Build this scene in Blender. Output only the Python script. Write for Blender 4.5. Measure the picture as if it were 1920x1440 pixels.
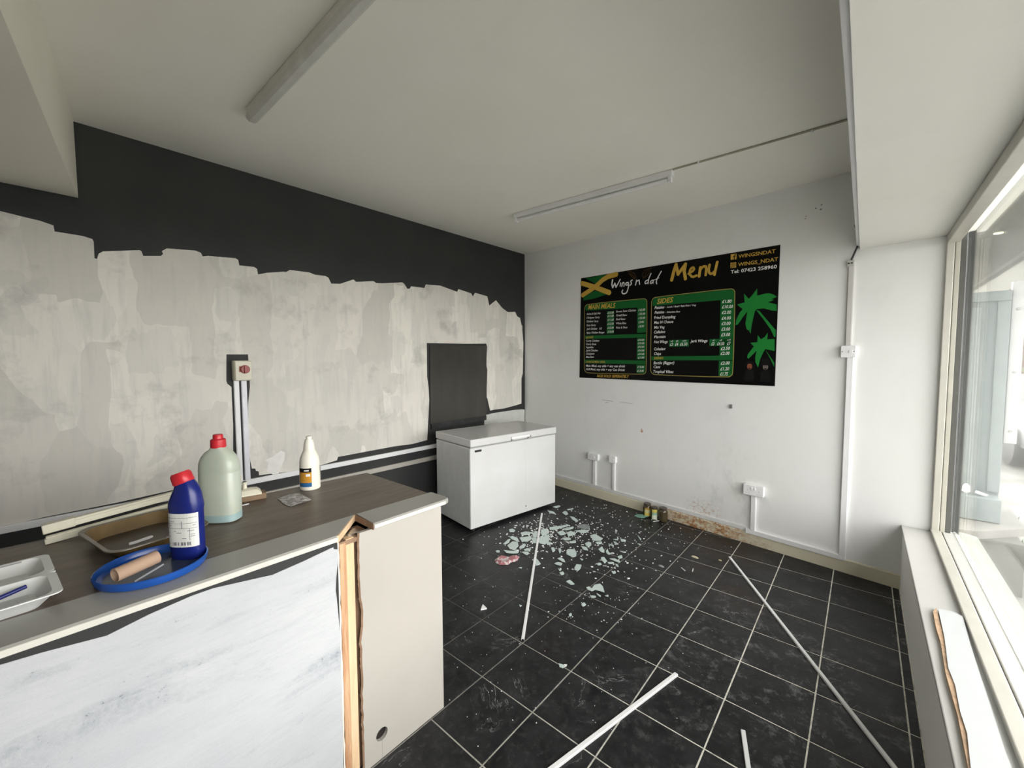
import bpy, math, random
from mathutils import Matrix, Vector
from mathutils.geometry import tessellate_polygon
R = math.radians
rnd = random.Random(11)
for o in list(bpy.data.objects): bpy.data.objects.remove(o, do_unlink=True)
SC = bpy.context.scene; COL = SC.collection

# ------------------------------------------------------------------ camera
cam_d = bpy.data.cameras.new('camera'); cam = bpy.data.objects.new('camera', cam_d); COL.objects.link(cam)
cam_d.sensor_width = 36; cam_d.lens = 763.14/1920*36; cam_d.clip_start = .02; cam_d.clip_end = 300
def look(yaw, pitch, roll):
    f = Vector((math.sin(yaw)*math.cos(pitch), math.cos(yaw)*math.cos(pitch), math.sin(pitch)))
    rt = Vector((math.cos(yaw), -math.sin(yaw), 0)); up = rt.cross(f)
    r2 = rt*math.cos(roll)+up*math.sin(roll); u2 = up*math.cos(roll)-rt*math.sin(roll)
    return Matrix((r2, u2, -f)).transposed().to_4x4()
cam.matrix_world = Matrix.Translation((-2.08589, -.78600, 1.63642)) @ look(.857603822, -.0570006288, -.00433078)
SC.camera = cam
# ------------------------------------------------------------------ overcast daylight
W = bpy.data.worlds.new('world'); SC.world = W; W.use_nodes = True
bg = W.node_tree.nodes['Background']; bg.inputs[0].default_value = (1.0, .992, .98, 1); bg.inputs[1].default_value = 9.8
def portal(name, x0, x1, y, z0, z1):
    l = bpy.data.lights.new(name, 'AREA'); l.shape = 'RECTANGLE'; l.size = x1-x0; l.size_y = z1-z0
    l.cycles.is_portal = True
    o = bpy.data.objects.new(name, l); COL.objects.link(o)
    o.location = ((x0+x1)/2, y, (z0+z1)/2); o.rotation_euler = (R(90), 0, 0)   # -Z axis points to +Y, into the room
portal('window_daylight_portal', -2.5, 1.8, -1.33, .47, 2.44)
SC.view_settings.view_transform = 'Standard'; SC.view_settings.look = 'None'
SC.view_settings.gamma = 1; SC.view_settings.use_curve_mapping = False
SC.view_settings.exposure = 0.0

# ------------------------------------------------------------------ materials
class NT:
    def __init__(s, name, rough=.5, spec=.5):
        s.m = bpy.data.materials.new(name); s.m.use_nodes = True; s.t = s.m.node_tree
        s.b = s.t.nodes['Principled BSDF']; s.b.inputs['Roughness'].default_value = rough
        s.b.inputs['Specular IOR Level'].default_value = spec
    def n(s, k, **kw):
        x = s.t.nodes.new(k)
        for a, v in kw.items(): setattr(x, a, v)
        return x
    def l(s, a, b): s.t.links.new(a, b)
    def coord(s, scale=(1, 1, 1), loc=(0, 0, 0), kind='Object', rot=(0, 0, 0)):
        if kind == 'World': src = s.n('ShaderNodeNewGeometry').outputs['Position']
        else: src = s.n('ShaderNodeTexCoord').outputs[kind]
        mp = s.n('ShaderNodeMapping'); mp.inputs['Scale'].default_value = scale; mp.inputs['Location'].default_value = loc
        mp.inputs['Rotation'].default_value = rot
        s.l(src, mp.inputs[0]); return mp.outputs[0]
    def noise(s, vec, scale=5, detail=4, rough=.55, dist=0):
        x = s.n('ShaderNodeTexNoise'); x.inputs['Scale'].default_value = scale; x.inputs['Detail'].default_value = detail
        x.inputs['Roughness'].default_value = rough; x.inputs['Distortion'].default_value = dist
        s.l(vec, x.inputs['Vector']); return x.outputs['Fac']
    def vor(s, vec, scale=5, out='Color', feature='F1', metric='EUCLIDEAN'):
        x = s.n('ShaderNodeTexVoronoi', feature=feature, distance=metric); x.inputs['Scale'].default_value = scale
        s.l(vec, x.inputs['Vector']); return x.outputs[out]
    def ramp(s, fac, a, b, ca=0., cb=1.):
        x = s.n('ShaderNodeMapRange'); x.inputs['From Min'].default_value = a; x.inputs['From Max'].default_value = b
        x.inputs['To Min'].default_value = ca; x.inputs['To Max'].default_value = cb; x.clamp = True
        s.l(fac, x.inputs['Value']); return x.outputs['Result']
    def math(s, op, a, b=None):
        x = s.n('ShaderNodeMath', operation=op)
        for i, v in enumerate((a, b)):
            if v is None: continue
            if isinstance(v, (int, float)): x.inputs[i].default_value = v
            else: s.l(v, x.inputs[i])
        return x.outputs[0]
    def mix(s, fac, a, b):
        x = s.n('ShaderNodeMix', data_type='RGBA')
        for i, v in ((0, fac), (6, a), (7, b)):
            if isinstance(v, tuple): x.inputs[i].default_value = (*v[:3], 1)
            elif isinstance(v, (int, float)): x.inputs[i].default_value = v
            else: s.l(v, x.inputs[i])
        return x.outputs[2]
    def dist(s, p, kind='World', sc=(1, 1, 1)):
        v = s.coord(sc, kind=kind); x = s.n('ShaderNodeVectorMath', operation='DISTANCE'); s.l(v, x.inputs[0])
        x.inputs[1].default_value = tuple(p[i]*sc[i] for i in range(3)); return x.outputs['Value']
    def col(s, c):
        if isinstance(c, tuple): s.b.inputs['Base Color'].default_value = (*c[:3], 1)
        else: s.l(c, s.b.inputs['Base Color'])
        return s
    def bump(s, h, st=.2, d=.01):
        x = s.n('ShaderNodeBump'); x.inputs['Strength'].default_value = st; x.inputs['Distance'].default_value = d
        s.l(h, x.inputs['Height']); s.l(x.outputs[0], s.b.inputs['Normal']); return s
def lin(r, g, b):
    return tuple(((v/255)/12.92 if v <= 10 else (((v/255)+.055)/1.055)**2.4) for v in (r, g, b))
def plain(name, c, rough=.5, var=.06, scale=12, spec=.5, metal=0):
    t = NT(name, rough, spec); v = t.noise(t.coord(), scale, 3)
    t.col(t.mix(t.ramp(v, .3, .7), tuple(x*(1-var) for x in c), tuple(min(1, x*(1+var)) for x in c)))
    t.b.inputs['Metallic'].default_value = metal
    return t.m

M = {}
def mk_wallwhite(name, base, blot=.45, kind='Object'):
    t = NT(name, .55, .35); c = t.coord()
    a = t.noise(c, 1.1, 5); b = t.noise(c, 14, 3, .6); g = t.noise(t.coord((1, 1, .5)), 3.2, 6, .6, .5)
    d = tuple(x*.86 for x in base)
    k = t.mix(t.ramp(a, .35, .7), base, tuple(x*y for x, y in zip(base, (.96, .955, .93))))
    k = t.mix(t.ramp(g, .56, .76, 0, blot), k, d)
    t.col(k); t.bump(t.math('ADD', b, t.math('MULTIPLY', a, 1.5)), .12, .01); return t
M['white_wall'] = mk_wallwhite('white_wall', (.88, .87, .845)).m
M['ceiling'] = mk_wallwhite('ceiling_paint', (.93, .915, .855), .18).m
M['bulkhead'] = mk_wallwhite('bulkhead_paint', (.93, .90, .80), .2).m
M['beam'] = mk_wallwhite('beam_paint', (.74, .735, .695), .2).m
# menu wall with a scuffed lower zone and rusty stain near the skirting (object coordinates: x along the wall, z up)
t = mk_wallwhite('menu_wall_paint', (.84, .845, .845))
basecol = t.b.inputs['Base Color'].links[0].from_socket
stain = t.math('MULTIPLY', t.ramp(t.dist((2.50, 0, .19), 'Object', (1, 0, 1.6)), .04, .22, 1, 0), t.ramp(t.noise(t.coord((1, 1, 2)), 28, 5, .75), .5, .62))
k = t.mix(t.math('MULTIPLY', stain, .8), basecol, (.42, .20, .07))
sc1 = t.math('MULTIPLY', t.ramp(t.dist((2.15, 0, .30), 'Object', (1, 0, 1)), .05, .4, 1, 0), t.ramp(t.noise(t.coord((1, 1, 1)), 42, 4, .8), .66, .70))
k = t.mix(sc1, k, (.16, .16, .16))
sm = t.math('MULTIPLY', t.ramp(t.dist((2.75, 0, .42), 'Object', (1, 0, 1)), .1, .5, 1, 0), t.ramp(t.noise(t.coord((1, 1, .6)), 9, 5, .7), .5, .72, 0, .55))
k = t.mix(sm, k, (.52, .54, .52)); t.col(k); M['menu_wall'] = t.m
t = NT('charcoal_paint', .62, .3); c = t.coord()
t.col(t.mix(t.ramp(t.noise(c, 2.5, 5), .3, .7), (.027, .029, .029), (.036, .037, .037))); t.bump(t.noise(c, 60, 2), .06, .004); M['charcoal'] = t.m
def primer(name, light, grey, dark, sx, sz, warm, seed, horiz=False):
    t = NT(name, .6, .25)
    def cc(sc, lo=0): return t.coord(sc, (seed+lo, 0, seed*1.7+lo))
    dn = t.noise(cc((1, 1, 1)), 2.2, 3)
    add = t.n('ShaderNodeVectorMath', operation='ADD')
    cx = t.n('ShaderNodeCombineXYZ'); t.l(t.math('MULTIPLY', dn, .5), cx.inputs[0]); t.l(t.math('MULTIPLY', t.noise(cc((1, 1, 1), 4), 3, 3), .5), cx.inputs[2])
    t.l(cc((sx, .01, sz)), add.inputs[0]); t.l(cx.outputs[0], add.inputs[1])
    v1 = t.n('ShaderNodeSeparateColor'); t.l(t.vor(add.outputs[0], 1.15, metric='CHEBYCHEV'), v1.inputs[0])
    v2 = t.n('ShaderNodeSeparateColor'); t.l(t.vor(add.outputs[0], 2.7, metric='CHEBYCHEV'), v2.inputs[0])
    st = t.noise(cc((sx*4, .1, sz*.9)), 1.6, 5, .6)
    n2 = t.noise(cc((1, 1, 1), 9), 2.6, 6, .65)
    k = t.mix(t.ramp(v1.outputs[0], .1, .9), light, tuple(a*.78 for a in light))
    k = t.mix(t.ramp(v2.outputs[1], .35, 1, 0, .38), k, grey)
    k = t.mix(t.ramp(v1.outputs[2], .5, .9, 0, .45), k, warm)
    k = t.mix(t.ramp(st, .50, .68, 0, .55), k, grey)
    k = t.mix(t.ramp(n2, .54, .70, 0, .6), k, dark)
    # thin scratches of the paint below
    s3 = t.noise(cc((9, 1, 26) if horiz else (34, 1, 7), 3), 1.3, 6, .8)
    k = t.mix(t.ramp(s3, .66, .78, 0, .45), k, tuple(a*.6 for a in dark))
    t.col(k); t.bump(t.math('ADD', st, t.noise(c0(t), 70, 3)), .12, .004)
    return t.m
def c0(t): return t.coord()
M['primer'] = primer('primer_roller_paint', (.83, .80, .735), (.58, .57, .555), (.38, .37, .36), 3.0, 1.5, (.78, .73, .68), 3.1)
t = NT('counter_brush_primer', .6, .25)
c = t.coord((1.1, 1, 4.2), rot=(0, R(28), 0)); cf = t.coord((5, 1, 34), rot=(0, R(24), 0))
smear = t.noise(c, 1.5, 6, .6, .6); streak = t.noise(cf, 1.6, 6, .75); stip = t.noise(t.coord(), 55, 4, .8); big = t.noise(t.coord((1, 1, 1.4), (2.2, 0, 5)), 1.6, 4)
k = t.mix(t.ramp(big, .35, .65), (.52, .53, .545), (.45, .46, .485))
k = t.mix(t.ramp(streak, .46, .66, 0, .35), k, (.40, .415, .445))
k = t.mix(t.math('MULTIPLY', t.ramp(smear, .52, .68), t.ramp(stip, .38, .60, .25, .95)), k, (.30, .32, .355))
k = t.mix(t.math('MULTIPLY', t.ramp(smear, .48, .6), t.ramp(stip, .64, .70)), k, (.12, .13, .15))
t.col(k); t.bump(t.math('ADD', streak, stip), .25, .004); M['counter_primer'] = t.m
M['lowpatch'] = plain('grey_undercoat', (.60, .61, .58), .6)
M['lightpatch'] = plain('fresh_white_dab', (.80, .79, .77), .5)
M['hatch'] = None
t = NT('dark_glossy_hatch_board', .24, .5); c = t.coord((1, 1, .35))
t.col(t.mix(t.ramp(t.noise(c, 3, 3), .3, .7), (.045, .043, .038), (.065, .061, .054))); M['hatch'] = t.m
M['cream_gloss'] = plain('cream_gloss_paint', (.50, .485, .43), .3, .04)
M['white_gloss'] = plain('white_gloss_paint', (.58, .575, .55), .28, .03)
M['plastic_white'] = plain('white_plastic', (.84, .84, .85), .32, .02)
M['plastic_cream'] = plain('aged_cream_plastic', (.66, .63, .51), .4, .05)
M['old_trunking'] = plain('painted_over_trunking', (.75, .75, .74), .45, .05)
M['enamel'] = None
t = NT('white_freezer_enamel', .28, .5); c = t.coord()
sm = t.math('MULTIPLY', t.ramp(t.noise(t.coord((2, 2, 1)), 5, 6, .7), .56, .68), t.ramp(t.dist((0, 0, .90), 'Object', (0, 0, 1)), .0, .012, 1, 0))
k = t.mix(t.ramp(t.noise(c, 3, 3), .35, .7), (.67, .675, .68), (.63, .63, .62)); k = t.mix(t.math('MULTIPLY', sm, .6), k, (.42, .40, .36)); t.col(k); M['enamel'] = t.m
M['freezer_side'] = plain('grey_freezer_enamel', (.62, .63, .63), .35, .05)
M['gasket'] = plain('grey_rubber', (.30, .30, .30), .6)
M['black'] = plain('black_plastic', (.02, .02, .02), .4)
M['metal'] = plain('chrome_metal', (.6, .6, .6), .25, .05, metal=1)
M['dark_hole'] = plain('dark_cavity', (.012, .008, .006), .8)
# wood laminate
def wood(name, a, b, scale=(1, 14, 14), rough=.5, detail=6):
    t = NT(name, rough, .4); c = t.coord(scale)
    n = t.noise(c, 2.4, detail, .6, .8); f = t.noise(t.coord(tuple(x*5 for x in scale)), 3, 3, .7)
    k = t.mix(t.ramp(n, .3, .7), a, b); k = t.mix(t.ramp(f, .5, .75, 0, .35), k, tuple(x*.6 for x in a)); t.col(k); t.bump(n, .05, .003); return t.m
M['worktop'] = wood('brown_wood_effect_laminate', (.10, .076, .058), (.18, .145, .115), (1, 9, 9), .42)
M['pine'] = wood('bare_pine', (.66, .45, .27), (.78, .58, .38), (12, 12, 1), .6)
M['pine_end'] = wood('reddish_pine_grain', (.42, .21, .11), (.72, .48, .29), (22, 22, 1.6), .6)
M['brown_wood'] = wood('brown_raw_board', (.22, .13, .08), (.34, .22, .14), (8, 8, 2), .7)
M['counter_white'] = plain('counter_white_paint', (.425, .40, .365), .45, .04, 2.5)
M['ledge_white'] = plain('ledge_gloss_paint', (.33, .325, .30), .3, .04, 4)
# slate-look tiles
t = NT('black_slate_tile', .42, .25); w = t.coord(kind='World')
a = t.noise(w, 7, 6, .65, .4); b = t.noise(w, 26, 5, .7); d = t.noise(t.coord((1, 1, 1), (7, 3, 0), 'World'), 2.6, 6, .6, 1.8)
k = t.mix(t.ramp(a, .32, .72), (.0065, .0067, .0075), (.027, .028, .030)); k = t.mix(t.ramp(b, .52, .75, 0, .45), k, (.09, .09, .092))
ve = t.math('ABSOLUTE', t.math('SUBTRACT', d, .5)); ve = t.math('MULTIPLY', t.ramp(ve, 0, .006, 1, 0), t.ramp(t.noise(w, 3.5, 2), .53, .66))
k = t.mix(t.math('MULTIPLY', ve, .8), k, (.30, .30, .30))
# worn dusty patches that also paint the window side brighter, and wet brown stains by the right wall
du = t.math('MULTIPLY', t.ramp(t.dist((.25, -.55, 0)), .1, 1.1, 1, 0), t.ramp(t.noise(w, 11, 6, .75), .54, .74))
k = t.mix(t.math('MULTIPLY', du, .6), k, (.36, .36, .36))
for p, r0, am in (((1.75, .03, 0), .42, .75), ((1.93, .45, 0), .3, .7), ((1.0, -.16, 0), .26, .55), ((1.25, .1, 0), .22, .4), ((1.95, .8, 0), .15, .6)):
    s_ = t.math('MULTIPLY', t.ramp(t.dist(p), r0*.25, r0, am, 0), t.ramp(t.noise(w, 8, 5, .7), .38, .62))
    k = t.mix(s_, k, (.040, .022, .012))
for p, r0 in (((-.25, .52, 0), .14), ((.0, .60, 0), .07), ((.63, .42, 0), .05), ((-.05, .28, 0), .08)):
    s_ = t.math('MULTIPLY', t.ramp(t.dist(p), r0*.3, r0, 1, 0), t.ramp(t.noise(w, 24, 4, .7), .5, .58))
    k = t.mix(t.math('MULTIPLY', s_, .85), k, (.012, .006, .005))
t.col(k); t.bump(t.math('ADD', a, t.math('MULTIPLY', b, .4)), .35, .006)
t.l(t.ramp(b, .3, .7, .33, .52), t.b.inputs['Roughness']); M['tile'] = t.m
t = NT('grout', .8, .2); w = t.coord(kind='World')
sx = t.n('ShaderNodeSeparateXYZ'); t.l(w, sx.inputs[0])
pale_front = t.ramp(t.math('ADD', t.math('MULTIPLY', sx.outputs[1], -1), t.math('MULTIPLY', t.noise(w, 4, 4), .6)), -.75, .65)  # grout paler towards the window wall, broken up by noise
k = t.mix(pale_front, (.10, .095, .085), (.78, .76, .68)); k = t.mix(t.ramp(t.noise(w, 17, 5, .7), .48, .7, 0, .7), k, (.12, .11, .10)); t.col(k); M['grout'] = t.m
# skirting with rusty water damage
t = NT('damaged_skirting', .4, .4); c = t.coord()
rs = t.math('MULTIPLY', t.ramp(t.dist((2.52, 0, .06), 'Object', (1, 0, .5)), .12, .62, 1, 0), t.ramp(t.noise(t.coord((1, 1, 1.6)), 22, 6, .75), .43, .57))
k = t.mix(rs, (.70, .655, .51), (.50, .25, .10)); k = t.mix(t.math('MULTIPLY', rs, t.ramp(t.noise(c, 50, 4, .7), .5, .6)), k, (.20, .09, .04))
k = t.mix(t.ramp(t.noise(c, 60, 3), .66, .72, 0, .5), k, (.3, .24, .16)); t.col(k); M['skirting'] = t.m
# glass
def glass(name, tint=(.95, .95, .94), refl=.5):
    m = bpy.data.materials.new(name); m.use_nodes = True; nt = m.node_tree; nt.nodes.clear()
    o = nt.nodes.new('ShaderNodeOutputMaterial'); tr = nt.nodes.new('ShaderNodeBsdfTransparent'); gl = nt.nodes.new('ShaderNodeBsdfGlossy')
    fr = nt.nodes.new('ShaderNodeFresnel'); fr.inputs[0].default_value = 1.45; mx = nt.nodes.new('ShaderNodeMixShader')
    mu_ = nt.nodes.new('ShaderNodeMath'); mu_.operation = 'MULTIPLY'; mu_.inputs[1].default_value = refl
    tr.inputs[0].default_value = (*tint, 1); gl.inputs['Roughness'].default_value = .02
    nt.links.new(fr.outputs[0], mu_.inputs[0]); nt.links.new(mu_.outputs[0], mx.inputs[0]); nt.links.new(tr.outputs[0], mx.inputs[1]); nt.links.new(gl.outputs[0], mx.inputs[2]); nt.links.new(mx.outputs[0], o.inputs[0])
    return m
M['pane'] = glass('window_glass')
t = NT('crazed_safety_glass', .22, .6); v = t.vor(t.coord(), 160, 'Distance')
t.col(t.mix(t.ramp(v, 0, .5), (.86, .96, .93), (.62, .74, .71))); t.b.inputs['Transmission Weight'].default_value = .15; M['shard'] = t.m
t = NT('grey_glass', .22, .6); t.col((.24, .27, .27)); M['shard_grey'] = t.m
M['crumb'] = plain('glass_crumb', (.78, .84, .82), .3, .3, 40)

# ---- outlines measured on the walls, counter and floor (metres)
PRIMER = [(-4.564, 2.491), (-4.487, 2.481), (-4.417, 2.473), (-4.365, 2.459), (-4.362, 2.424), (-4.246, 2.423), (-4.204, 2.413), (-4.199, 2.398), (-4.2, 2.295), (-4.189, 2.293), (-4.18, 2.327), (-4.159, 2.346), (-3.985, 2.387), (-3.976, 2.383), (-3.968, 2.352), (-3.876, 2.369), (-3.864, 2.386), (-3.87, 2.403), (-3.846, 2.424), (-3.841, 2.427), (-3.682, 2.443), (-3.651, 2.433), (-3.641, 2.409), (-3.609, 2.419), (-3.435, 2.433), (-3.418, 2.423), (-3.413, 2.383), (-3.311, 2.387), (-3.292, 2.376), (-3.286, 2.333), (-3.223, 2.355), (-3.103, 2.383), (-3.076, 2.385), (-3.048, 2.406), (-2.889, 2.41), (-2.845, 2.398), (-2.752, 2.4), (-2.725, 2.389), (-2.702, 2.34), (-2.62, 2.349), (-2.491, 2.407), (-2.464, 2.388), (-2.287, 2.421), (-2.257, 2.406), (-2.179, 2.415), (-1.961, 2.453), (-1.935, 2.439), (-1.902, 2.395), (-1.871, 2.401), (-1.854, 2.427), (-1.684, 2.431), (-1.666, 2.472), (-1.472, 2.485), (-1.221, 2.445), (-1.203, 2.48), (-1.002, 2.454), (-0.975, 2.419), (-0.938, 2.469), (-0.73, 2.449), (-0.695, 2.337), (-0.574, 2.417), (-0.456, 2.329), (-0.349, 2.284), (-0.204, 2.3), (-0.158, 2.243), (-0.101, 2.225), (-0.066, 2.12), (-0.054, 2.127), (-0.054, 2.066), (-0.032, 1.882), (-0.047, 1.46), (-0.076, 1.387), (-0.078, 1.038), (-0.2, 1.023), (-0.432, 1.001), (-0.634, 1.002), (-0.691, 0.996), (-0.715, 1.067), (-0.738, 1.149), (-0.753, 1.173), (-0.752, 1.275), (-0.738, 1.523), (-0.757, 1.591), (-0.738, 1.816), (-0.754, 1.855), (-1.054, 1.844), (-1.368, 1.84), (-1.666, 1.836), (-1.668, 1.463), (-1.652, 1.344), (-1.645, 1.205), (-1.666, 0.948), (-1.681, 0.761), (-1.873, 0.746), (-2.09, 0.756), (-2.685, 0.752), (-2.697, 0.722), (-2.859, 0.702), (-3.065, 0.699), (-3.335, 0.718), (-3.338, 0.75), (-3.357, 0.759), (-3.36, 0.778), (-3.384, 0.783), (-3.393, 0.843), (-3.398, 0.933), (-3.397, 1.141), (-3.391, 1.306), (-3.375, 1.438), (-3.374, 1.487), (-3.378, 1.696), (-3.522, 1.695), (-3.53, 1.493), (-3.524, 1.469), (-3.498, 1.444), (-3.499, 1.315), (-3.498, 1.153), (-3.505, 0.975), (-3.513, 0.748), (-3.828, 0.73), (-4.166, 0.712), (-4.482, 0.707), (-4.649, 0.699), (-4.989, 0.688), (-4.896, 2.536)]
LIGHTPATCH = [(-3.279, 0.737), (-3.265, 0.806), (-3.288, 0.836), (-3.228, 0.852), (-3.166, 0.891), (-3.137, 0.872), (-3.144, 0.81), (-3.193, 0.701), (-3.233, 0.701)]
LOWPATCH = [(-0.798, 0.945), (-0.635, 0.959), (-0.219, 0.962), (-0.061, 0.955), (-0.01, 0.947), (-0.014, 0.092), (-0.808, 0.08)]
HATCH = [(-1.631, 1.814), (-0.76, 1.829), (-0.78, 0.943), (-1.641, 0.935)]
CPRIMER = [(-2.22, 0.959), (-2.177, 0.957), (-2.114, 0.951), (-2.007, 0.935), (-1.924, 0.951), (-1.83, 0.961), (-1.779, 0.961), (-1.656, 0.942), (-1.62, 0.936), (-1.524, 0.944), (-1.424, 0.956), (-1.415, 0.956), (-1.413, 0.948), (-1.395, 0.941), (-1.398, 0.912), (-1.408, 0.831), (-1.411, 0.793), (-1.408, 0.764), (-1.396, 0.569), (-1.393, 0.446), (-1.402, 0.11), (-1.397, 0.01), (-3.2, 0.01), (-3.2, 1.0)]
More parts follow.
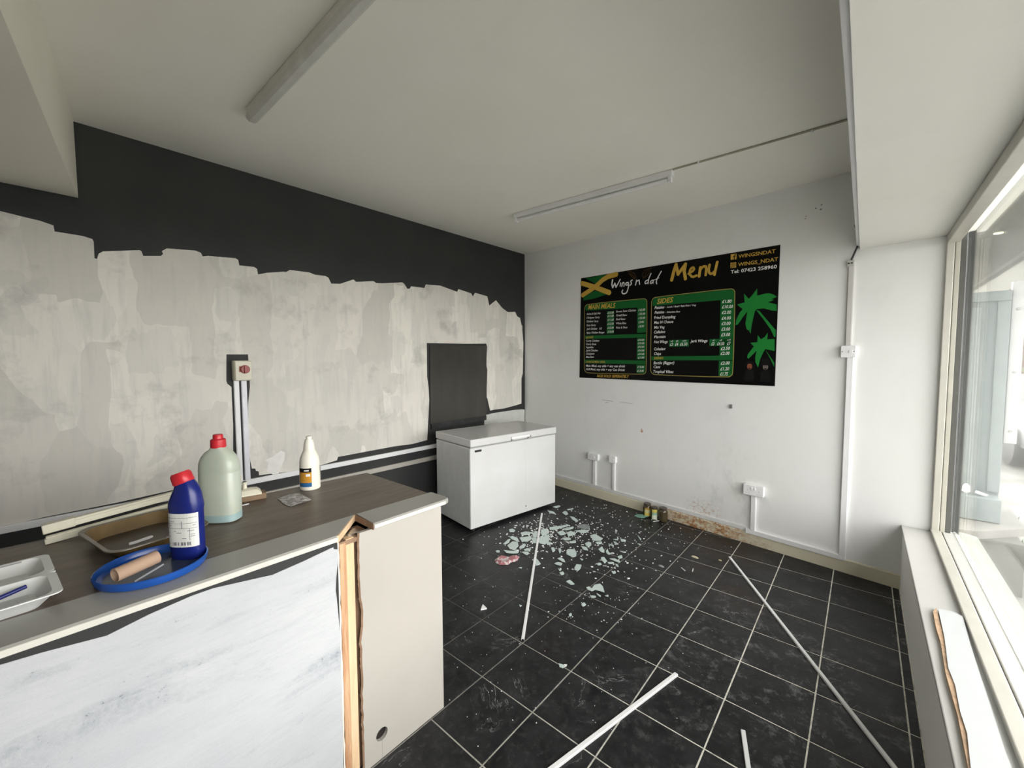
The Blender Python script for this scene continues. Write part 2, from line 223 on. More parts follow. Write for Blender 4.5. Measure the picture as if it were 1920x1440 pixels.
SHARDS = [[(0.807, 1.7631), (0.8426, 1.7513), (0.8314, 1.7044), (0.7917, 1.6863), (0.7689, 1.7191)], [(0.686, 1.6467), (0.7146, 1.6407), (0.7174, 1.5822), (0.6701, 1.5177), (0.6611, 1.5546), (0.6627, 1.606)], [(0.5378, 1.5961), (0.6364, 1.6236), (0.6578, 1.6119), (0.5902, 1.5729), (0.5485, 1.5758)], [(0.5435, 1.5515), (0.6286, 1.5665), (0.6538, 1.5238), (0.5955, 1.4651), (0.5142, 1.4392), (0.5038, 1.4874)], [(0.4456, 1.508), (0.4701, 1.4675), (0.5048, 1.4313), (0.5303, 1.4059), (0.4978, 1.388), (0.4566, 1.418), (0.4279, 1.4587)], [(0.7298, 1.5675), (0.7759, 1.5406), (0.825, 1.5104), (0.7906, 1.4687), (0.7163, 1.4632), (0.6888, 1.5087)], [(0.8213, 1.6283), (0.8739, 1.6098), (0.8852, 1.5528), (0.8413, 1.5332), (0.7865, 1.5894)], [(0.5855, 1.4472), (0.6644, 1.4597), (0.6572, 1.43), (0.6041, 1.4106), (0.5707, 1.4207)], [(0.5773, 1.3888), (0.6168, 1.3834), (0.6268, 1.3497), (0.6003, 1.3426), (0.5676, 1.3716)], [(0.5278, 1.376), (0.5706, 1.3373), (0.5435, 1.3111), (0.5147, 1.3107)], [(0.8782, 1.5323), (0.9484, 1.5366), (0.9414, 1.4865), (0.8509, 1.4522), (0.8259, 1.4817)], [(0.9896, 1.5176), (1.0574, 1.4977), (0.9951, 1.4232), (0.8952, 1.4276)], [(0.8417, 1.4356), (0.8808, 1.4169), (0.9749, 1.4039), (0.8498, 1.3189), (0.7714, 1.3081), (0.7643, 1.3676)], [(0.8019, 1.4825), (0.8318, 1.4473), (0.768, 1.3891), (0.7305, 1.4075)], [(1.0973, 1.4965), (1.1749, 1.4514), (1.273, 1.3986), (1.2752, 1.3707), (1.1628, 1.4038), (1.0988, 1.4186), (1.0624, 1.4616)], [(1.1535, 1.3781), (1.262, 1.3236), (1.2247, 1.3001), (1.1483, 1.3363)], [(1.0461, 1.3629), (1.1179, 1.3543), (1.0841, 1.2894), (1.0205, 1.3077)], [(1.1033, 1.2954), (1.1598, 1.287), (1.161, 1.2274), (1.1217, 1.2166), (1.043, 1.2394)], [(1.3427, 1.3164), (1.3999, 1.2648), (1.3817, 1.2071), (1.3292, 1.1767), (1.2825, 1.2138), (1.2869, 1.2726)], [(1.1856, 1.2566), (1.2706, 1.2067), (1.2976, 1.163), (1.2329, 1.157), (1.189, 1.1943)], [(1.4732, 1.4982), (1.482, 1.4526), (1.4337, 1.3725), (1.3913, 1.3561), (1.4138, 1.4297)], [(1.5107, 1.6173), (1.5746, 1.6169), (1.5209, 1.5498), (1.4741, 1.5507)], [(1.5771, 1.7896), (1.6655, 1.7659), (1.6527, 1.7403), (1.5786, 1.7401)], [(1.459, 1.7728), (1.4628, 1.6927), (1.4223, 1.6482), (1.4142, 1.7129)], [(1.6147, 1.627), (1.6976, 1.5992), (1.6695, 1.5814), (1.6067, 1.6056)], [(0.8022, 1.1), (0.8358, 1.0963), (0.8618, 1.0536), (0.8187, 1.0101), (0.7658, 0.9813), (0.7355, 0.9947), (0.7449, 1.0624)], [(0.593, 0.8889), (0.6487, 0.9044), (0.6631, 0.867), (0.6138, 0.8447), (0.5705, 0.8408), (0.5657, 0.8718)], [(0.6289, 1.0761), (0.6645, 1.0672), (0.6527, 1.0264), (0.6244, 0.9955), (0.6148, 1.0174)], [(0.5452, 1.0469), (0.585, 1.0377), (0.5887, 0.9999), (0.55, 0.9898)], [(0.3822, 0.8284), (0.4196, 0.8198), (0.3933, 0.7634), (0.3708, 0.7813)], [(0.4994, 0.9792), (0.5057, 0.9521), (0.4815, 0.9513)], [(0.4535, 0.9362), (0.4857, 0.927), (0.4682, 0.9001), (0.4385, 0.9069)], [(0.7546, 1.2283), (0.7776, 1.2135), (0.7395, 1.1738), (0.7005, 1.1725)], [(0.9524, 1.1717), (1.0204, 1.1442), (0.972, 1.1227), (0.9408, 1.1467)], [(0.8078, 1.3163), (0.8457, 1.2976), (0.8049, 1.2686), (0.7791, 1.2863)], [(0.9681, 1.254), (1.0155, 1.2306), (1.0056, 1.1882), (0.9645, 1.2153)], [(0.9539, 1.0429), (0.9655, 0.9995), (0.9228, 0.9579), (0.9151, 1.0028)], [(1.0155, 1.0459), (1.0762, 1.0389), (1.037, 0.9951), (0.98, 0.9997)], [(0.482, 1.2272), (0.5176, 1.2071), (0.4682, 1.1272), (0.4306, 1.1405)], [(0.3128, 1.2285), (0.3349, 1.2126), (0.3148, 1.2003)], [(0.4015, 1.56), (0.4258, 1.5433), (0.4079, 1.5172), (0.3862, 1.531)], [(0.804, 1.1701), (0.7743, 1.1328), (0.7147, 1.1095), (0.7581, 1.1519)], [(0.7551, 0.9385), (0.7606, 0.9102), (0.7358, 0.907)], [(1.1976, 1.0988), (1.252, 1.0769), (1.2089, 0.9754), (1.1603, 0.9659), (1.124, 1.022)], [(1.1061, 0.9906), (1.15, 0.9519), (1.1124, 0.9316), (1.0811, 0.9558)], [(0.9931, 0.899), (1.0541, 0.9), (1.014, 0.8504), (0.9706, 0.8312), (0.9658, 0.8601)], [(1.0071, 0.8349), (1.0584, 0.8461), (1.0095, 0.8087), (0.9958, 0.7784), (0.9687, 0.7875), (0.9776, 0.8115)], [(1.265, 0.8958), (1.3026, 0.8649), (1.2761, 0.856)], [(1.3068, 0.8465), (1.3257, 0.8108), (1.3065, 0.7936), (1.2664, 0.8147)], [(1.1508, 0.8864), (1.1615, 0.8433), (1.1374, 0.839)], [(1.2256, 0.8758), (1.2141, 0.8374), (1.1908, 0.8138), (1.1816, 0.8373)], [(0.8801, 0.8134), (0.9044, 0.7958), (0.8563, 0.7439), (0.8188, 0.7501), (0.8443, 0.7901)], [(0.8436, 0.7335), (0.8766, 0.6988), (0.8601, 0.6868), (0.8301, 0.7117)], [(0.9076, 0.7481), (0.9364, 0.7142), (0.9201, 0.6582), (0.9003, 0.6667)], [(0.9827, 0.7148), (1.0253, 0.6982), (0.9896, 0.6735), (0.9586, 0.6881)], [(1.0903, 0.7488), (1.1014, 0.7121), (1.0803, 0.702)], [(0.7651, 0.7881), (0.7946, 0.7744), (0.7791, 0.751), (0.75, 0.7648)], [(0.8604, 0.676), (0.8611, 0.6546), (0.837, 0.632), (0.8324, 0.6476)], [(0.7251, 0.636), (0.759, 0.625), (0.7346, 0.6058), (0.7109, 0.6147)], [(0.4111, 0.6751), (0.4342, 0.6646), (0.4221, 0.6373), (0.479, 0.6458), (0.5144, 0.6212), (0.4937, 0.5864), (0.4348, 0.5417), (0.4325, 0.5764), (0.4235, 0.6112), (0.3942, 0.6213), (0.3935, 0.6545)], [(0.337, 0.6016), (0.3595, 0.5752), (0.3482, 0.5624), (0.327, 0.5828)], [(0.3941, 0.5815), (0.3858, 0.5444), (0.3731, 0.5439), (0.3824, 0.5717)], [(0.4046, 0.5224), (0.4287, 0.5096), (0.4105, 0.5001)], [(1.4837, 0.7612), (1.4296, 0.7017), (1.3999, 0.6967)], [(1.3265, 0.6921), (1.3298, 0.6626), (1.3016, 0.6581)], [(1.014, 1.0348), (1.072, 1.0178), (1.0307, 0.9898), (0.9787, 0.9889)], [(0.9867, 1.2646), (1.0314, 1.2119), (1.0066, 1.187), (0.9751, 1.2295)], [(-0.3318, 0.4085), (-0.32, 0.37), (-0.3429, 0.3725), (-0.3459, 0.3881)], [(0.2074, 0.5934), (0.2413, 0.5923), (0.2281, 0.5691), (0.1986, 0.5753)], [(0.0683, 0.6), (0.0874, 0.5954), (0.0701, 0.5802), (0.0513, 0.5848)], [(-0.0629, 0.9105), (-0.0575, 0.8908), (-0.0742, 0.8914)]]
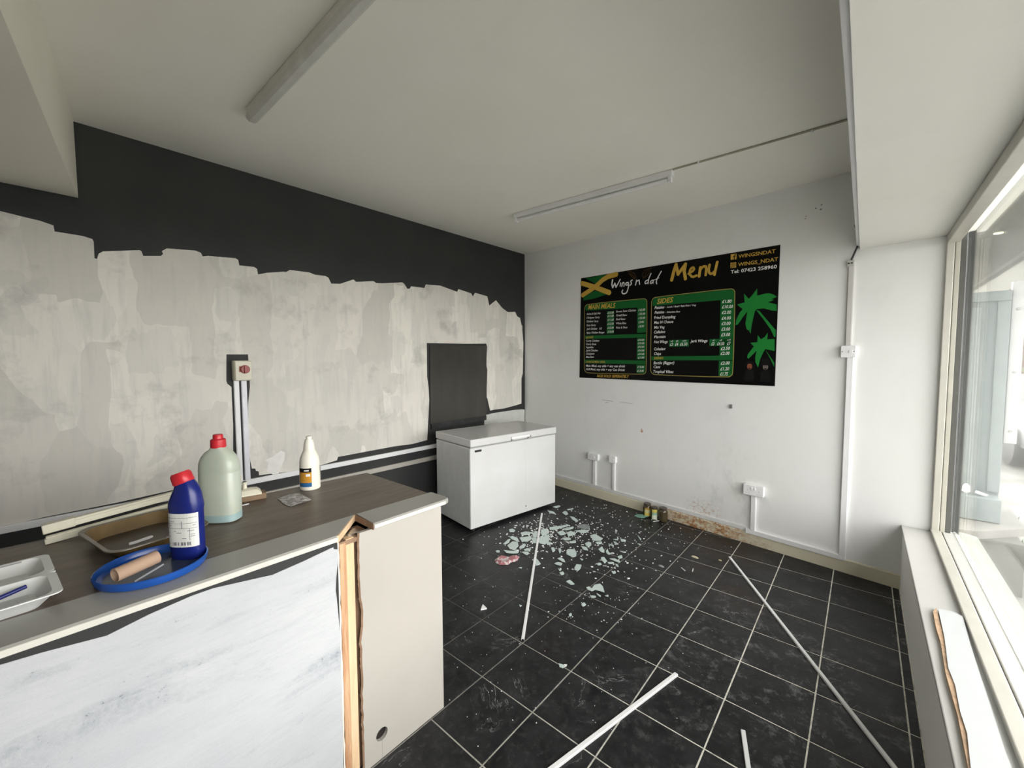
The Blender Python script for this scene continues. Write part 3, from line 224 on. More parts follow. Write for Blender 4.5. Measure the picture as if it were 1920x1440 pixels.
CRUMBS = [(0.988, 1.683, 0.0247), (1.09, 1.407, 0.0268), (0.954, 1.365, 0.0271), (1.067, 1.759, 0.0138), (0.843, 1.511, 0.0207), (0.91, 1.487, 0.0155), (0.622, 1.299, 0.0243), (0.782, 1.26, 0.0142), (0.931, 1.534, 0.012), (1.008, 1.482, 0.0154), (1.071, 1.335, 0.0166), (1.029, 1.405, 0.0228), (0.676, 1.216, 0.0231), (1.106, 1.352, 0.0168), (0.826, 1.453, 0.0143), (0.916, 1.377, 0.0216), (1.003, 1.351, 0.0174), (0.658, 1.359, 0.0197), (0.749, 1.403, 0.0233), (0.948, 1.191, 0.0124), (1.187, 1.677, 0.0123), (1.052, 1.547, 0.0213), (0.927, 1.443, 0.0149), (0.976, 1.438, 0.0241), (1.196, 1.402, 0.0175), (0.741, 1.432, 0.0244), (0.859, 1.275, 0.0248), (0.949, 1.476, 0.0271), (0.895, 1.363, 0.0218), (1.022, 1.452, 0.0268), (0.888, 1.557, 0.0171), (0.874, 1.42, 0.0144), (0.886, 1.43, 0.0278), (0.873, 1.567, 0.0158), (0.948, 1.701, 0.0193), (0.87, 1.476, 0.0267), (0.952, 1.359, 0.0254), (0.83, 1.277, 0.0272), (1.007, 1.701, 0.0137), (0.847, 1.486, 0.0255), (0.758, 1.391, 0.028), (1.344, 1.569, 0.0193), (0.79, 1.58, 0.0197), (0.77, 1.394, 0.0143), (0.531, 1.429, 0.0274), (0.969, 1.62, 0.0174), (0.898, 1.377, 0.0245), (1.047, 1.49, 0.0246), (1.141, 1.61, 0.0226), (1.044, 1.562, 0.0233), (0.754, 1.378, 0.0243), (0.995, 1.572, 0.0271), (1.004, 1.642, 0.0122), (0.892, 1.547, 0.0227), (0.741, 1.562, 0.0224), (1.049, 1.538, 0.0223), (1.167, 1.682, 0.0176), (1.226, 1.557, 0.023), (1.123, 1.314, 0.0203), (0.886, 1.525, 0.0254), (1.038, 1.431, 0.0231), (1.113, 1.663, 0.0147), (1.107, 1.584, 0.0226), (0.747, 1.496, 0.0244), (1.006, 1.679, 0.0124), (0.831, 1.34, 0.0224), (0.743, 1.309, 0.0221), (0.941, 1.358, 0.0156), (0.919, 1.413, 0.0171), (0.851, 1.391, 0.0126), (0.821, 1.52, 0.0218), (0.922, 1.557, 0.0265), (0.975, 1.39, 0.0165), (0.849, 1.474, 0.0253), (0.872, 1.464, 0.0218), (0.885, 1.324, 0.0174), (0.93, 1.775, 0.0251), (0.697, 1.502, 0.0223), (0.833, 1.458, 0.0215), (0.888, 1.755, 0.0275), (0.941, 1.585, 0.0263), (0.94, 1.432, 0.0211), (0.931, 1.538, 0.0221), (1.043, 1.472, 0.0189), (0.813, 1.381, 0.0276), (0.584, 1.44, 0.0266), (0.926, 1.563, 0.0277), (0.84, 1.546, 0.0171), (1.0, 1.391, 0.0166), (0.911, 1.484, 0.0135), (0.802, 1.504, 0.0154), (1.085, 1.393, 0.0124), (0.441, 1.079, 0.0154), (0.83, 1.236, 0.0079), (1.21, 1.2, 0.0133), (0.694, 1.662, 0.0132), (1.17, 1.488, 0.0151), (0.667, 1.259, 0.01), (0.672, 1.252, 0.0116), (0.527, 1.384, 0.0131), (1.126, 1.18, 0.0115), (1.737, 1.143, 0.0125), (1.321, 0.958, 0.0111), (0.949, 1.874, 0.0136), (0.541, 1.832, 0.0106), (0.453, 1.487, 0.0084), (0.507, 1.191, 0.0068), (1.616, 1.461, 0.0112), (0.554, 1.177, 0.0169), (0.931, 1.07, 0.0126), (0.851, 1.587, 0.0078), (1.074, 1.178, 0.0158), (1.564, 1.594, 0.0063), (1.339, 1.026, 0.0066), (1.28, 1.408, 0.0137), (1.472, 1.112, 0.0076), (0.43, 1.148, 0.0078), (1.058, 1.712, 0.0079), (1.045, 1.473, 0.0073), (0.904, 1.396, 0.0067), (1.214, 1.363, 0.0112), (0.625, 1.278, 0.0119), (1.315, 1.24, 0.0067), (1.148, 1.537, 0.0136), (0.618, 1.91, 0.0127), (1.069, 1.628, 0.0126), (0.621, 1.111, 0.0122), (0.978, 1.175, 0.0105), (1.202, 1.522, 0.0146), (1.081, 1.508, 0.014), (1.037, 1.232, 0.0131), (0.576, 1.02, 0.0118), (0.505, 1.273, 0.0064), (1.112, 1.459, 0.0078), (1.453, 1.125, 0.0087), (0.943, 0.684, 0.014), (1.221, 1.425, 0.0135), (0.794, 1.374, 0.01), (1.062, 1.676, 0.0106), (0.895, 0.884, 0.0138), (1.41, 1.503, 0.0162), (0.806, 1.723, 0.0129), (1.319, 1.609, 0.0072), (1.119, 1.205, 0.0065), (1.43, 1.316, 0.0151), (1.25, 1.121, 0.0167), (1.08, 1.721, 0.0116), (1.028, 1.213, 0.0079), (0.719, 1.407, 0.0166), (0.948, 1.171, 0.0093), (0.928, 1.161, 0.0088), (0.972, 1.435, 0.0171), (0.341, 1.416, 0.0143), (1.221, 1.725, 0.0173), (0.973, 0.972, 0.0095), (0.944, 1.201, 0.0063), (0.932, 1.297, 0.0108), (1.26, 1.193, 0.0097), (0.831, 1.534, 0.0148), (1.175, 1.53, 0.0089), (1.144, 1.718, 0.0177), (1.095, 1.298, 0.0154), (0.936, 1.41, 0.0126), (1.29, 1.116, 0.0102), (1.033, 1.269, 0.0168), (0.54, 1.894, 0.0066), (0.946, 1.319, 0.0108), (1.09, 1.168, 0.0109), (0.927, 1.35, 0.0065), (1.183, 1.259, 0.0121), (0.659, 1.473, 0.007), (0.878, 1.342, 0.0125), (1.463, 1.222, 0.0163), (0.988, 1.338, 0.0125), (0.748, 1.659, 0.0105), (1.307, 1.295, 0.0114), (1.282, 1.43, 0.0074), (0.893, 1.345, 0.0153), (1.339, 1.453, 0.0076), (1.055, 1.167, 0.007), (0.659, 1.539, 0.0089), (1.145, 0.959, 0.0066), (0.875, 1.187, 0.0105), (1.029, 1.085, 0.0098), (1.429, 1.653, 0.0168), (0.973, 1.713, 0.0158), (1.471, 1.781, 0.0092), (1.381, 1.478, 0.0076), (1.071, 1.21, 0.0092), (1.169, 1.624, 0.0068), (1.448, 1.628, 0.0063), (1.082, 1.236, 0.0103), (2.013, 1.385, 0.0133), (0.787, 1.17, 0.0103), (0.977, 1.373, 0.013), (1.646, 1.497, 0.0071), (0.943, 1.545, 0.0145), (0.417, 1.725, 0.0155), (0.995, 1.133, 0.017), (0.761, 1.568, 0.0113), (1.899, 1.869, 0.0124), (1.366, 1.12, 0.0072), (1.406, 1.48, 0.0066), (1.09, 1.33, 0.0129), (0.571, 1.805, 0.0107), (0.858, 1.203, 0.0084), (0.956, 1.661, 0.015), (0.801, 1.206, 0.009), (1.469, 0.975, 0.0162), (1.075, 1.706, 0.0077), (1.458, 1.451, 0.0065), (0.965, 1.259, 0.0146), (1.251, 1.331, 0.0156), (0.576, 1.29, 0.0164), (0.983, 1.386, 0.0121), (1.013, 1.578, 0.0107), (0.953, 1.364, 0.0097), (0.677, 1.427, 0.0144), (0.231, 1.563, 0.0158), (1.522, 1.191, 0.014), (0.792, 1.883, 0.0104), (0.901, 1.594, 0.0069), (1.051, 1.114, 0.013), (1.556, 1.708, 0.0097), (1.274, 1.278, 0.0146), (1.117, 0.923, 0.014), (1.618, 0.998, 0.0143), (1.658, 1.46, 0.0133), (0.793, 1.114, 0.0168), (0.455, 0.926, 0.0125), (1.005, 1.387, 0.0107), (0.817, 1.024, 0.0168), (1.491, 1.246, 0.0106), (0.998, 0.958, 0.0126), (1.269, 1.633, 0.0166), (0.852, 1.19, 0.0092), (0.848, 1.022, 0.0152), (0.946, 1.303, 0.0128), (1.847, 1.519, 0.0147), (0.72, 1.488, 0.0123), (1.311, 1.309, 0.0094), (0.986, 1.317, 0.0074), (0.922, 1.792, 0.0082), (0.806, 1.063, 0.0138), (1.116, 1.064, 0.016), (1.264, 1.229, 0.0162), (0.692, 1.081, 0.0161), (0.922, 1.474, 0.0083), (0.978, 1.259, 0.0078), (1.048, 1.528, 0.0151), (1.62, 1.572, 0.0171), (1.41, 1.134, 0.0176), (1.025, 1.245, 0.0068), (0.839, 1.16, 0.0115), (1.06, 1.094, 0.0125), (0.868, 1.396, 0.0132), (0.566, 1.419, 0.0119), (1.673, 0.926, 0.0069), (1.563, 1.712, 0.0096), (0.988, 1.06, 0.0102), (0.768, 1.415, 0.012), (0.988, 1.637, 0.01), (1.477, 1.413, 0.0066), (0.812, 1.462, 0.014), (1.071, 1.156, 0.0072), (0.378, 1.948, 0.0125), (0.352, 1.483, 0.0071), (0.481, 1.368, 0.0061), (1.333, 1.555, 0.0062), (0.75, 1.189, 0.0106), (0.975, 1.465, 0.0086), (1.177, 1.468, 0.0122), (1.007, 1.441, 0.0175), (1.057, 1.415, 0.0156), (0.732, 1.721, 0.0169), (1.015, 1.571, 0.0155), (0.577, 1.718, 0.0161), (1.216, 1.554, 0.018), (0.867, 1.259, 0.0116), (1.555, 1.182, 0.0094), (0.83, 1.664, 0.0122), (0.689, 1.455, 0.0084), (0.882, 1.389, 0.0078), (0.536, 1.633, 0.0167), (0.969, 1.574, 0.0161), (1.245, 1.452, 0.0085), (0.624, 1.279, 0.0173), (1.056, 1.494, 0.0117), (0.672, 1.402, 0.0111), (1.128, 1.689, 0.0127), (1.257, 1.402, 0.008), (0.962, 1.31, 0.0111), (0.737, 1.605, 0.0134), (1.128, 1.521, 0.0133), (0.75, 1.446, 0.015), (0.932, 1.37, 0.0148), (1.209, 1.327, 0.0116), (0.818, 1.837, 0.0157), (1.062, 1.379, 0.0074), (0.789, 1.627, 0.0072), (0.758, 1.507, 0.0142), (1.206, 1.542, 0.0128), (1.599, 1.288, 0.0103), (0.777, 1.17, 0.0079), (0.693, 1.773, 0.0128), (0.512, 1.657, 0.0103), (0.938, 1.415, 0.0124), (0.967, 1.757, 0.012), (1.018, 1.525, 0.0108), (0.824, 1.1, 0.0099), (0.649, 1.409, 0.0152), (0.642, 1.371, 0.0139), (0.686, 1.641, 0.0097), (0.613, 1.354, 0.0118), (1.143, 1.591, 0.0085), (1.097, 1.293, 0.0132), (1.033, 1.562, 0.0161), (1.102, 1.36, 0.0083), (1.017, 1.775, 0.0174), (0.987, 1.533, 0.0145), (0.997, 1.532, 0.0121), (1.064, 1.683, 0.0141), (1.123, 1.634, 0.0153), (0.83, 1.494, 0.007), (1.268, 1.805, 0.0169), (0.896, 1.683, 0.0094), (0.552, 1.313, 0.0093), (1.005, 1.415, 0.0079), (0.713, 1.708, 0.0142), (0.934, 1.5, 0.0124), (0.939, 1.444, 0.0124), (0.638, 1.718, 0.0162), (0.89, 1.562, 0.0099), (0.537, 1.57, 0.0099), (1.089, 1.557, 0.0155), (0.886, 1.589, 0.014), (1.341, 1.67, 0.0075), (1.164, 1.483, 0.014), (1.422, 1.248, 0.0123), (0.989, 1.021, 0.0078), (1.505, 1.326, 0.0183), (1.178, 0.836, 0.0093), (1.692, 0.821, 0.0187), (1.081, 1.154, 0.0124), (1.084, 1.002, 0.0143), (0.983, 0.99, 0.0137), (1.964, 0.767, 0.0131), (1.048, 0.616, 0.0085), (1.119, 1.158, 0.0198), (1.072, 1.331, 0.0105), (0.991, 1.814, 0.0126), (0.843, 0.792, 0.0189), (0.688, 1.076, 0.0189), (0.55, 0.925, 0.0139), (1.106, 0.962, 0.0192), (0.898, 1.222, 0.0189), (1.156, 1.394, 0.0107), (1.441, 1.226, 0.0131), (1.722, 1.352, 0.0087), (0.781, 0.72, 0.0165), (0.958, 0.249, 0.0087), (1.066, 0.94, 0.0128), (1.409, 1.711, 0.0091), (1.292, 1.179, 0.0145), (0.857, 0.886, 0.0077), (1.323, 1.18, 0.0169), (0.693, 0.978, 0.0153), (0.758, 1.437, 0.019), (0.846, 0.927, 0.0184), (1.02, 0.779, 0.0124), (1.274, 0.962, 0.0155), (1.845, 1.422, 0.007), (1.409, 0.943, 0.0181), (1.39, 1.373, 0.0179), (1.387, 1.323, 0.0165), (0.898, 1.39, 0.015), (1.396, 1.136, 0.0134), (1.459, 0.689, 0.017), (1.274, 1.073, 0.014), (1.046, 1.143, 0.0096), (1.616, 0.709, 0.0101), (1.806, 1.182, 0.012), (1.284, 1.271, 0.0106), (1.376, 0.739, 0.0146), (1.615, 1.333, 0.0127), (0.613, 0.892, 0.0118), (1.26, 1.582, 0.0128), (1.249, 1.151, 0.0104), (1.386, 1.088, 0.0077), (1.394, 0.681, 0.0084), (0.886, 1.207, 0.0174), (0.89, 1.262, 0.0073), (1.944, 1.328, 0.0151), (1.767, 1.159, 0.0163), (1.757, 1.114, 0.0073), (1.057, 0.964, 0.0114), (1.098, 0.798, 0.0082), (1.131, 1.035, 0.0126), (0.621, 0.879, 0.0121), (0.726, 0.498, 0.0186), (1.349, 1.25, 0.0122), (0.887, 1.189, 0.0073), (0.727, 1.287, 0.016), (1.809, 1.091, 0.0169), (1.598, 1.212, 0.0156), (1.653, 1.759, 0.0163), (0.975, 1.132, 0.0113), (0.702, 0.795, 0.017), (0.867, 0.769, 0.0179), (0.994, 1.049, 0.0149), (0.955, 1.044, 0.0107), (1.246, 0.933, 0.0125), (1.148, 1.023, 0.0141), (1.673, 0.762, 0.0112), (1.286, 1.016, 0.009), (1.211, 0.98, 0.0148), (1.615, 1.299, 0.0174), (0.589, 1.339, 0.0149), (1.1, 1.206, 0.0125), (0.653, 1.26, 0.01), (0.562, 0.846, 0.0079), (1.092, 1.23, 0.0156), (1.179, 1.183, 0.0165), (0.874, 1.106, 0.0181), (1.508, 1.204, 0.0158), (1.024, 0.737, 0.0081), (1.2, 1.138, 0.0137), (0.905, 1.228, 0.009), (0.79, 0.898, 0.0079), (1.34, 1.271, 0.0108), (1.123, 0.827, 0.0191), (0.992, 0.995, 0.0115), (1.279, 0.999, 0.0115), (0.773, 0.733, 0.013), (1.051, 0.553, 0.0113), (1.465, 1.377, 0.0183), (1.183, 0.87, 0.0107), (0.593, 0.775, 0.0135), (0.741, 1.005, 0.018), (1.144, 1.365, 0.0155), (1.265, 1.367, 0.0125), (1.019, 0.771, 0.0184), (0.819, 0.953, 0.0148), (1.182, 1.234, 0.0128), (1.254, 1.119, 0.0084), (1.833, 1.161, 0.0069), (1.082, 0.512, 0.01), (1.128, 0.864, 0.0124), (0.957, 0.628, 0.0157), (0.827, 1.172, 0.0178), (1.259, 1.295, 0.0085), (0.922, 0.937, 0.0147), (0.971, 0.387, 0.0112), (1.984, 1.102, 0.0192), (0.57, 0.89, 0.02), (0.94, 0.472, 0.0162), (0.917, 0.912, 0.0084), (0.517, 0.966, 0.0116), (0.74, 0.64, 0.0121), (1.167, 1.069, 0.01), (1.239, 0.445, 0.0152), (0.801, 0.65, 0.0141), (0.779, 1.193, 0.0169), (0.825, 0.747, 0.0146), (0.777, 0.385, 0.0066), (0.968, 0.946, 0.0134), (1.134, 0.66, 0.0198), (1.315, 0.877, 0.0124), (1.134, 0.705, 0.0087), (1.241, 0.666, 0.0095), (1.101, 0.703, 0.0199), (1.825, 1.223, 0.0177), (1.334, 0.889, 0.0084), (0.984, 0.765, 0.0085), (1.4, 1.025, 0.0061), (0.567, 0.685, 0.0179), (1.564, 1.108, 0.0188), (1.045, 1.023, 0.014), (1.008, 0.779, 0.0096), (0.98, 0.873, 0.0071), (0.847, 0.68, 0.0194), (0.766, 1.115, 0.0164), (1.112, 1.012, 0.0115), (0.689, 0.736, 0.018), (1.361, 0.887, 0.0081), (1.264, 0.565, 0.0092), (1.206, 0.653, 0.0092), (0.794, 0.565, 0.0142), (0.661, 0.661, 0.0089), (1.223, 0.761, 0.0143), (1.504, 1.149, 0.0128), (1.553, 0.774, 0.0157), (1.088, 0.668, 0.0125), (1.058, 0.9, 0.0164), (0.761, 0.791, 0.0133), (1.37, 0.829, 0.0138), (1.17, 1.161, 0.0104), (0.781, 0.698, 0.0144), (1.158, 0.927, 0.0122), (1.063, 0.951, 0.0074), (1.141, 0.786, 0.013), (1.013, 0.785, 0.0098), (0.942, 0.607, 0.0187), (1.088, 0.608, 0.0157), (1.107, 0.852, 0.0092), (0.549, 0.621, 0.0122), (0.794, 0.669, 0.0128), (0.908, 0.515, 0.0161), (0.859, 0.995, 0.0168), (1.398, 0.619, 0.0066), (0.88, 1.073, 0.0106), (1.287, 1.011, 0.0146), (1.199, 1.171, 0.019), (1.497, 1.132, 0.0159), (0.773, 0.608, 0.0147), (1.145, 0.464, 0.0092), (0.891, 1.011, 0.0161), (1.446, 0.958, 0.0192), (0.794, 0.95, 0.0199), (0.646, 0.741, 0.0194), (1.071, 0.448, 0.0151), (0.947, 1.182, 0.018), (0.95, 0.573, 0.0146), (1.765, 1.401, 0.0172), (1.206, 0.821, 0.012), (1.817, 0.595, 0.0166), (0.612, 0.757, 0.0134), (1.351, 1.138, 0.0181), (1.887, 1.402, 0.0129), (0.854, 1.054, 0.0139), (1.228, 0.308, 0.0105), (1.044, 0.858, 0.0087), (1.299, 0.725, 0.0102), (1.334, 0.855, 0.0153), (1.039, 1.309, 0.0127), (1.628, 1.401, 0.0065), (2.037, 1.285, 0.005), (1.325, 1.333, 0.0106), (1.631, 1.439, 0.0061), (2.016, 1.815, 0.0048), (1.777, 1.661, 0.005), (2.102, 1.481, 0.0071), (2.019, 1.364, 0.0103), (1.893, 1.436, 0.0058), (1.765, 1.391, 0.007), (1.713, 1.751, 0.0062), (1.325, 1.311, 0.0057), (1.756, 1.496, 0.0057), (2.16, 1.807, 0.0066), (1.891, 1.349, 0.0048), (1.867, 1.441, 0.0087), (1.643, 1.414, 0.0062), (1.752, 1.605, 0.01), (1.821, 1.518, 0.0046), (1.391, 1.275, 0.0043), (1.974, 1.521, 0.007), (1.742, 1.254, 0.0044), (1.803, 1.612, 0.0071), (1.728, 0.75, 0.0101), (1.041, 1.207, 0.0063), (1.968, 1.167, 0.0086), (2.051, 1.143, 0.0064), (1.799, 1.226, 0.0076), (1.622, 1.469, 0.0069), (1.925, 1.213, 0.0092), (1.695, 1.53, 0.0055), (1.91, 1.335, 0.0107), (1.633, 1.531, 0.0095), (1.77, 1.585, 0.0102), (2.029, 1.371, 0.0072), (1.561, 1.13, 0.0065), (1.617, 1.349, 0.0083), (1.66, 1.744, 0.0088), (1.353, 1.735, 0.0105), (2.007, 1.889, 0.0095), (2.102, 1.59, 0.0069), (1.891, 1.362, 0.0088), (1.631, 1.401, 0.0042), (1.519, 1.453, 0.0087), (1.247, 0.863, 0.0053), (1.249, 1.219, 0.0083), (2.069, 1.562, 0.0098), (1.454, 1.281, 0.0092), (1.626, 1.391, 0.0063), (1.466, 0.96, 0.0089), (1.627, 0.701, 0.0057), (1.72, 1.06, 0.0109), (1.88, 1.214, 0.0109), (1.555, 0.943, 0.0078), (1.249, 0.828, 0.0085), (1.583, 0.251, 0.0082), (1.739, 1.05, 0.0057), (1.609, 0.416, 0.0071), (1.6, 0.374, 0.0095), (2.041, 0.837, 0.0058), (1.943, 0.81, 0.009), (1.907, 0.881, 0.005), (1.746, 1.167, 0.0085), (1.877, 0.603, 0.0094), (1.404, 0.914, 0.0068), (1.447, 0.583, 0.0086), (1.492, 1.026, 0.0088), (1.515, 0.819, 0.0091), (1.654, 0.759, 0.006), (1.29, 0.794, 0.0089), (1.4, 1.087, 0.007), (1.25, 0.782, 0.0091), (1.2, 0.989, 0.0052), (1.529, 1.184, 0.0103), (1.418, 0.458, 0.0082), (1.976, 0.612, 0.009), (2.128, 1.509, 0.007), (1.584, 0.779, 0.0091), (1.801, 0.323, 0.0059), (1.33, 0.369, 0.008), (2.01, 0.841, 0.0065), (0.955, 0.87, 0.0062), (1.882, 0.89, 0.0094), (1.44, 0.556, 0.0107), (1.74, 0.87, 0.0062), (1.764, 0.807, 0.005), (1.505, 0.783, 0.008), (1.772, 0.459, 0.0091), (1.35, 0.714, 0.0082), (1.874, 1.032, 0.0099), (1.728, 0.629, 0.0102), (1.778, 0.738, 0.0104), (1.828, 1.22, 0.0092), (1.588, 0.769, 0.0096), (2.008, 0.929, 0.0066), (1.077, 0.836, 0.0078), (1.194, 0.356, 0.0109), (1.629, 0.619, 0.0094), (1.408, 0.822, 0.0091), (1.375, 0.639, 0.0062), (1.462, 0.572, 0.0076), (1.907, 0.688, 0.0105), (1.492, 0.656, 0.0056), (0.981, 0.688, 0.0072), (1.87, 0.852, 0.0076), (1.626, 0.597, 0.007), (1.528, 0.468, 0.0081), (1.514, 0.697, 0.0059), (1.682, 0.511, 0.0054), (1.638, 0.902, 0.0096), (1.237, 0.584, 0.0107), (1.934, 0.642, 0.0106), (1.304, 1.094, 0.0078), (1.664, 0.911, 0.0095), (1.147, 0.836, 0.0092), (1.67, 0.771, 0.0066), (1.475, 0.847, 0.0085), (1.914, 0.513, 0.0104), (2.014, 1.005, 0.011), (1.323, 1.199, 0.0083), (1.755, 0.939, 0.009), (-0.066, 0.828, 0.009), (0.516, 0.198, 0.0042), (0.268, 0.387, 0.0081), (0.179, 0.642, 0.0045), (0.162, 0.486, 0.0047), (0.312, 0.576, 0.0048), (0.229, 0.603, 0.0082), (0.31, 0.835, 0.0076), (0.321, 0.597, 0.0061), (0.062, 0.569, 0.0086), (-0.042, 0.687, 0.0072), (0.251, 0.42, 0.0069), (0.343, 0.552, 0.0052), (0.044, 0.571, 0.0061), (0.454, 0.401, 0.0054), (0.034, 0.539, 0.0048), (0.166, 0.544, 0.0073), (0.63, 0.44, 0.007), (0.018, 0.586, 0.0068), (0.152, 0.375, 0.0065), (0.14, 0.407, 0.0082), (0.253, 0.655, 0.0052), (0.248, 0.717, 0.0055), (0.09, 0.643, 0.0071), (0.399, 0.477, 0.0067), (0.14, 0.756, 0.0052), (-0.028, 0.37, 0.0047), (0.282, 0.622, 0.0065), (0.119, 0.6, 0.0049), (0.268, 0.492, 0.0047), (0.349, 0.607, 0.005), (0.711, 0.691, 0.005), (0.326, 0.636, 0.009), (0.181, 0.869, 0.0073), (0.209, 0.373, 0.0075), (0.21, 0.465, 0.009), (0.469, 0.395, 0.0043), (0.539, 0.916, 0.0079), (0.342, 0.638, 0.0072), (0.42, 0.417, 0.0044), (0.156, 0.21, 0.0075), (0.316, 0.469, 0.0045), (0.306, 0.659, 0.0063), (0.047, 0.387, 0.0079), (0.351, 0.627, 0.0065), (0.044, 0.589, 0.0056), (-0.115, 0.816, 0.008), (0.197, 0.321, 0.0081), (-0.1, 0.551, 0.0087), (0.292, 0.316, 0.0059), (0.054, 0.667, 0.0083), (0.264, 0.855, 0.0052), (0.391, 0.556, 0.0049), (0.451, 0.559, 0.0051), (0.432, 0.451, 0.0074), (0.339, 0.41, 0.0067), (0.167, 0.647, 0.0067), (0.446, 0.341, 0.0053), (0.333, 0.704, 0.0058), (0.287, 0.654, 0.0079), (0.231, 0.553, 0.0065), (0.473, 0.387, 0.0056), (1.396, 0.443, 0.0071), (0.24, 0.32, 0.0093), (0.424, 0.425, 0.0075), (0.527, 0.406, 0.007), (0.545, 0.423, 0.008), (0.161, 0.401, 0.0098), (0.68, 0.623, 0.0088), (0.186, 0.471, 0.0071), (0.849, 0.75, 0.0085), (0.768, 0.596, 0.0058), (0.108, 0.526, 0.0052), (0.407, 0.448, 0.0072), (0.71, 0.498, 0.0055), (0.648, 0.39, 0.0086), (0.364, 0.623, 0.0076), (0.371, 0.507, 0.0052), (0.834, 0.364, 0.0055), (0.333, 0.309, 0.0075), (0.942, 0.687, 0.0057), (0.73, 0.529, 0.0057), (0.982, 0.71, 0.0065), (0.27, 0.543, 0.0065), (0.113, 0.731, 0.0056), (0.932, 0.336, 0.01), (0.456, 0.442, 0.0072), (0.333, 0.227, 0.0079), (0.848, 0.525, 0.0075), (0.655, 0.46, 0.0061), (0.34, 1.166, 0.0071), (0.156, 0.728, 0.0064), (0.254, 1.413, 0.0049), (-0.703, 0.805, 0.0061), (0.006, 0.718, 0.008), (-0.044, 1.457, 0.0058), (-0.008, 1.549, 0.006), (0.569, 1.009, 0.0071), (0.339, 1.604, 0.0048), (-0.283, 1.187, 0.0048), (0.036, 0.969, 0.0073), (0.219, 1.185, 0.0041), (-0.348, 0.667, 0.0068), (-0.512, 0.953, 0.0047), (0.148, 1.729, 0.0071), (-0.21, 1.431, 0.004), (-0.396, 0.842, 0.0043), (-0.081, 0.427, 0.0067), (0.364, 1.134, 0.0057), (-0.005, 0.981, 0.0073), (-0.034, 1.368, 0.0068), (-0.535, 0.752, 0.0062), (-0.144, 1.15, 0.0076), (0.274, 0.837, 0.0052), (-0.017, 1.196, 0.0062), (-0.457, 0.949, 0.0052), (-0.108, 0.764, 0.0049), (-0.275, 0.796, 0.0045), (0.18, 0.469, 0.0042), (0.194, 1.053, 0.0045), (-0.436, 1.121, 0.0042), (-0.153, 1.078, 0.0052), (0.421, 1.79, 0.0047), (-0.289, 0.975, 0.005), (0.17, 1.107, 0.0067), (0.238, 0.924, 0.0048), (-0.313, 1.189, 0.0059), (-0.205, 1.387, 0.0051), (-0.581, 0.837, 0.0045), (-0.375, 0.03, 0.0038), (-0.347, 0.141, 0.0045), (-0.018, 0.053, 0.0059), (-0.387, 0.593, 0.0044), (0.046, 0.635, 0.0042), (-0.248, 0.583, 0.005), (-0.639, 0.57, 0.004), (-0.15, 0.526, 0.0045), (-0.222, 0.37, 0.0034), (-0.641, 0.688, 0.0054), (0.571, 0.262, 0.0059), (-0.265, 0.201, 0.0034), (0.033, 0.374, 0.004), (-0.257, -0.193, 0.0036), (-0.442, 0.127, 0.0051), (0.027, -0.052, 0.0046), (-0.35, 0.709, 0.0054), (0.655, 0.359, 0.004), (-0.009, -0.0, 0.0031), (-0.13, 0.693, 0.0052), (0.475, 0.31, 0.0051), (-0.634, 0.333, 0.0049), (-0.504, 0.007, 0.0044), (-0.3, 0.522, 0.0055), (-0.608, 0.709, 0.0055), (-0.449, 0.71, 0.0044), (-0.519, 0.079, 0.0058), (-0.136, 0.248, 0.0044), (-0.098, 0.014, 0.004), (-0.516, 0.093, 0.0047), (0.04, 0.209, 0.0041), (-0.186, 0.927, 0.0043), (-0.304, 0.111, 0.0047), (0.236, -0.028, 0.0055), (0.217, 0.314, 0.0045), (0.465, 0.309, 0.0042), (-0.378, 0.0, 0.0039), (-0.368, 0.24, 0.0051), (0.004, 1.189, 0.0048), (-0.697, 0.836, 0.0034), (-0.359, 0.328, 0.0033), (0.108, -0.132, 0.0042), (0.607, 0.366, 0.0031), (-0.406, 0.292, 0.0038), (-0.043, 0.104, 0.004), (-0.526, 0.576, 0.006), (-0.169, 0.168, 0.0057), (1.544, 0.361, 0.0055), (1.845, 0.491, 0.0059), (1.61, 0.354, 0.0043), (1.348, 0.639, 0.0059), (1.731, 0.508, 0.0076), (1.596, 0.538, 0.0079), (1.761, 0.381, 0.0072), (1.955, 0.414, 0.0057), (1.721, 0.461, 0.0054), (1.788, 0.947, 0.0073), (1.941, 0.169, 0.0058), (1.916, 0.284, 0.0086), (1.781, 0.237, 0.0051), (1.83, 0.35, 0.0063), (1.985, 0.398, 0.0065), (1.792, 0.04, 0.0085), (1.772, 0.083, 0.0043), (1.258, -0.336, 0.0045), (0.455, 0.151, 0.004), (0.416, 0.032, 0.0041), (0.352, 0.545, 0.0037), (0.791, 0.143, 0.004), (0.025, -0.344, 0.0034), (0.496, -0.145, 0.0036), (0.576, 0.174, 0.0032), (1.289, -0.35, 0.0034), (-0.223, 0.24, 0.0045), (1.565, -0.489, 0.0037), (0.598, 0.002, 0.0044), (1.322, -0.139, 0.0041), (0.218, -0.675, 0.004), (0.06, -0.705, 0.0042), (0.071, -0.451, 0.0043), (1.103, 0.921, 0.0036), (0.092, -0.202, 0.0034), (1.301, 0.225, 0.0034), (0.632, -0.34, 0.0042), (1.742, -0.325, 0.0046), (0.185, -0.075, 0.0048), (-0.945, 0.401, 0.0057), (-0.754, 0.371, 0.0064), (-0.667, 0.52, 0.0067), (-0.694, 0.281, 0.006), (-0.66, 0.6, 0.0058), (-0.712, 0.564, 0.0046), (-0.554, 0.776, 0.0047), (-0.868, 0.675, 0.0049), (-0.696, 0.556, 0.0063), (-0.877, 0.541, 0.0069), (-0.824, 0.463, 0.0041), (-0.839, 0.52, 0.0045)]
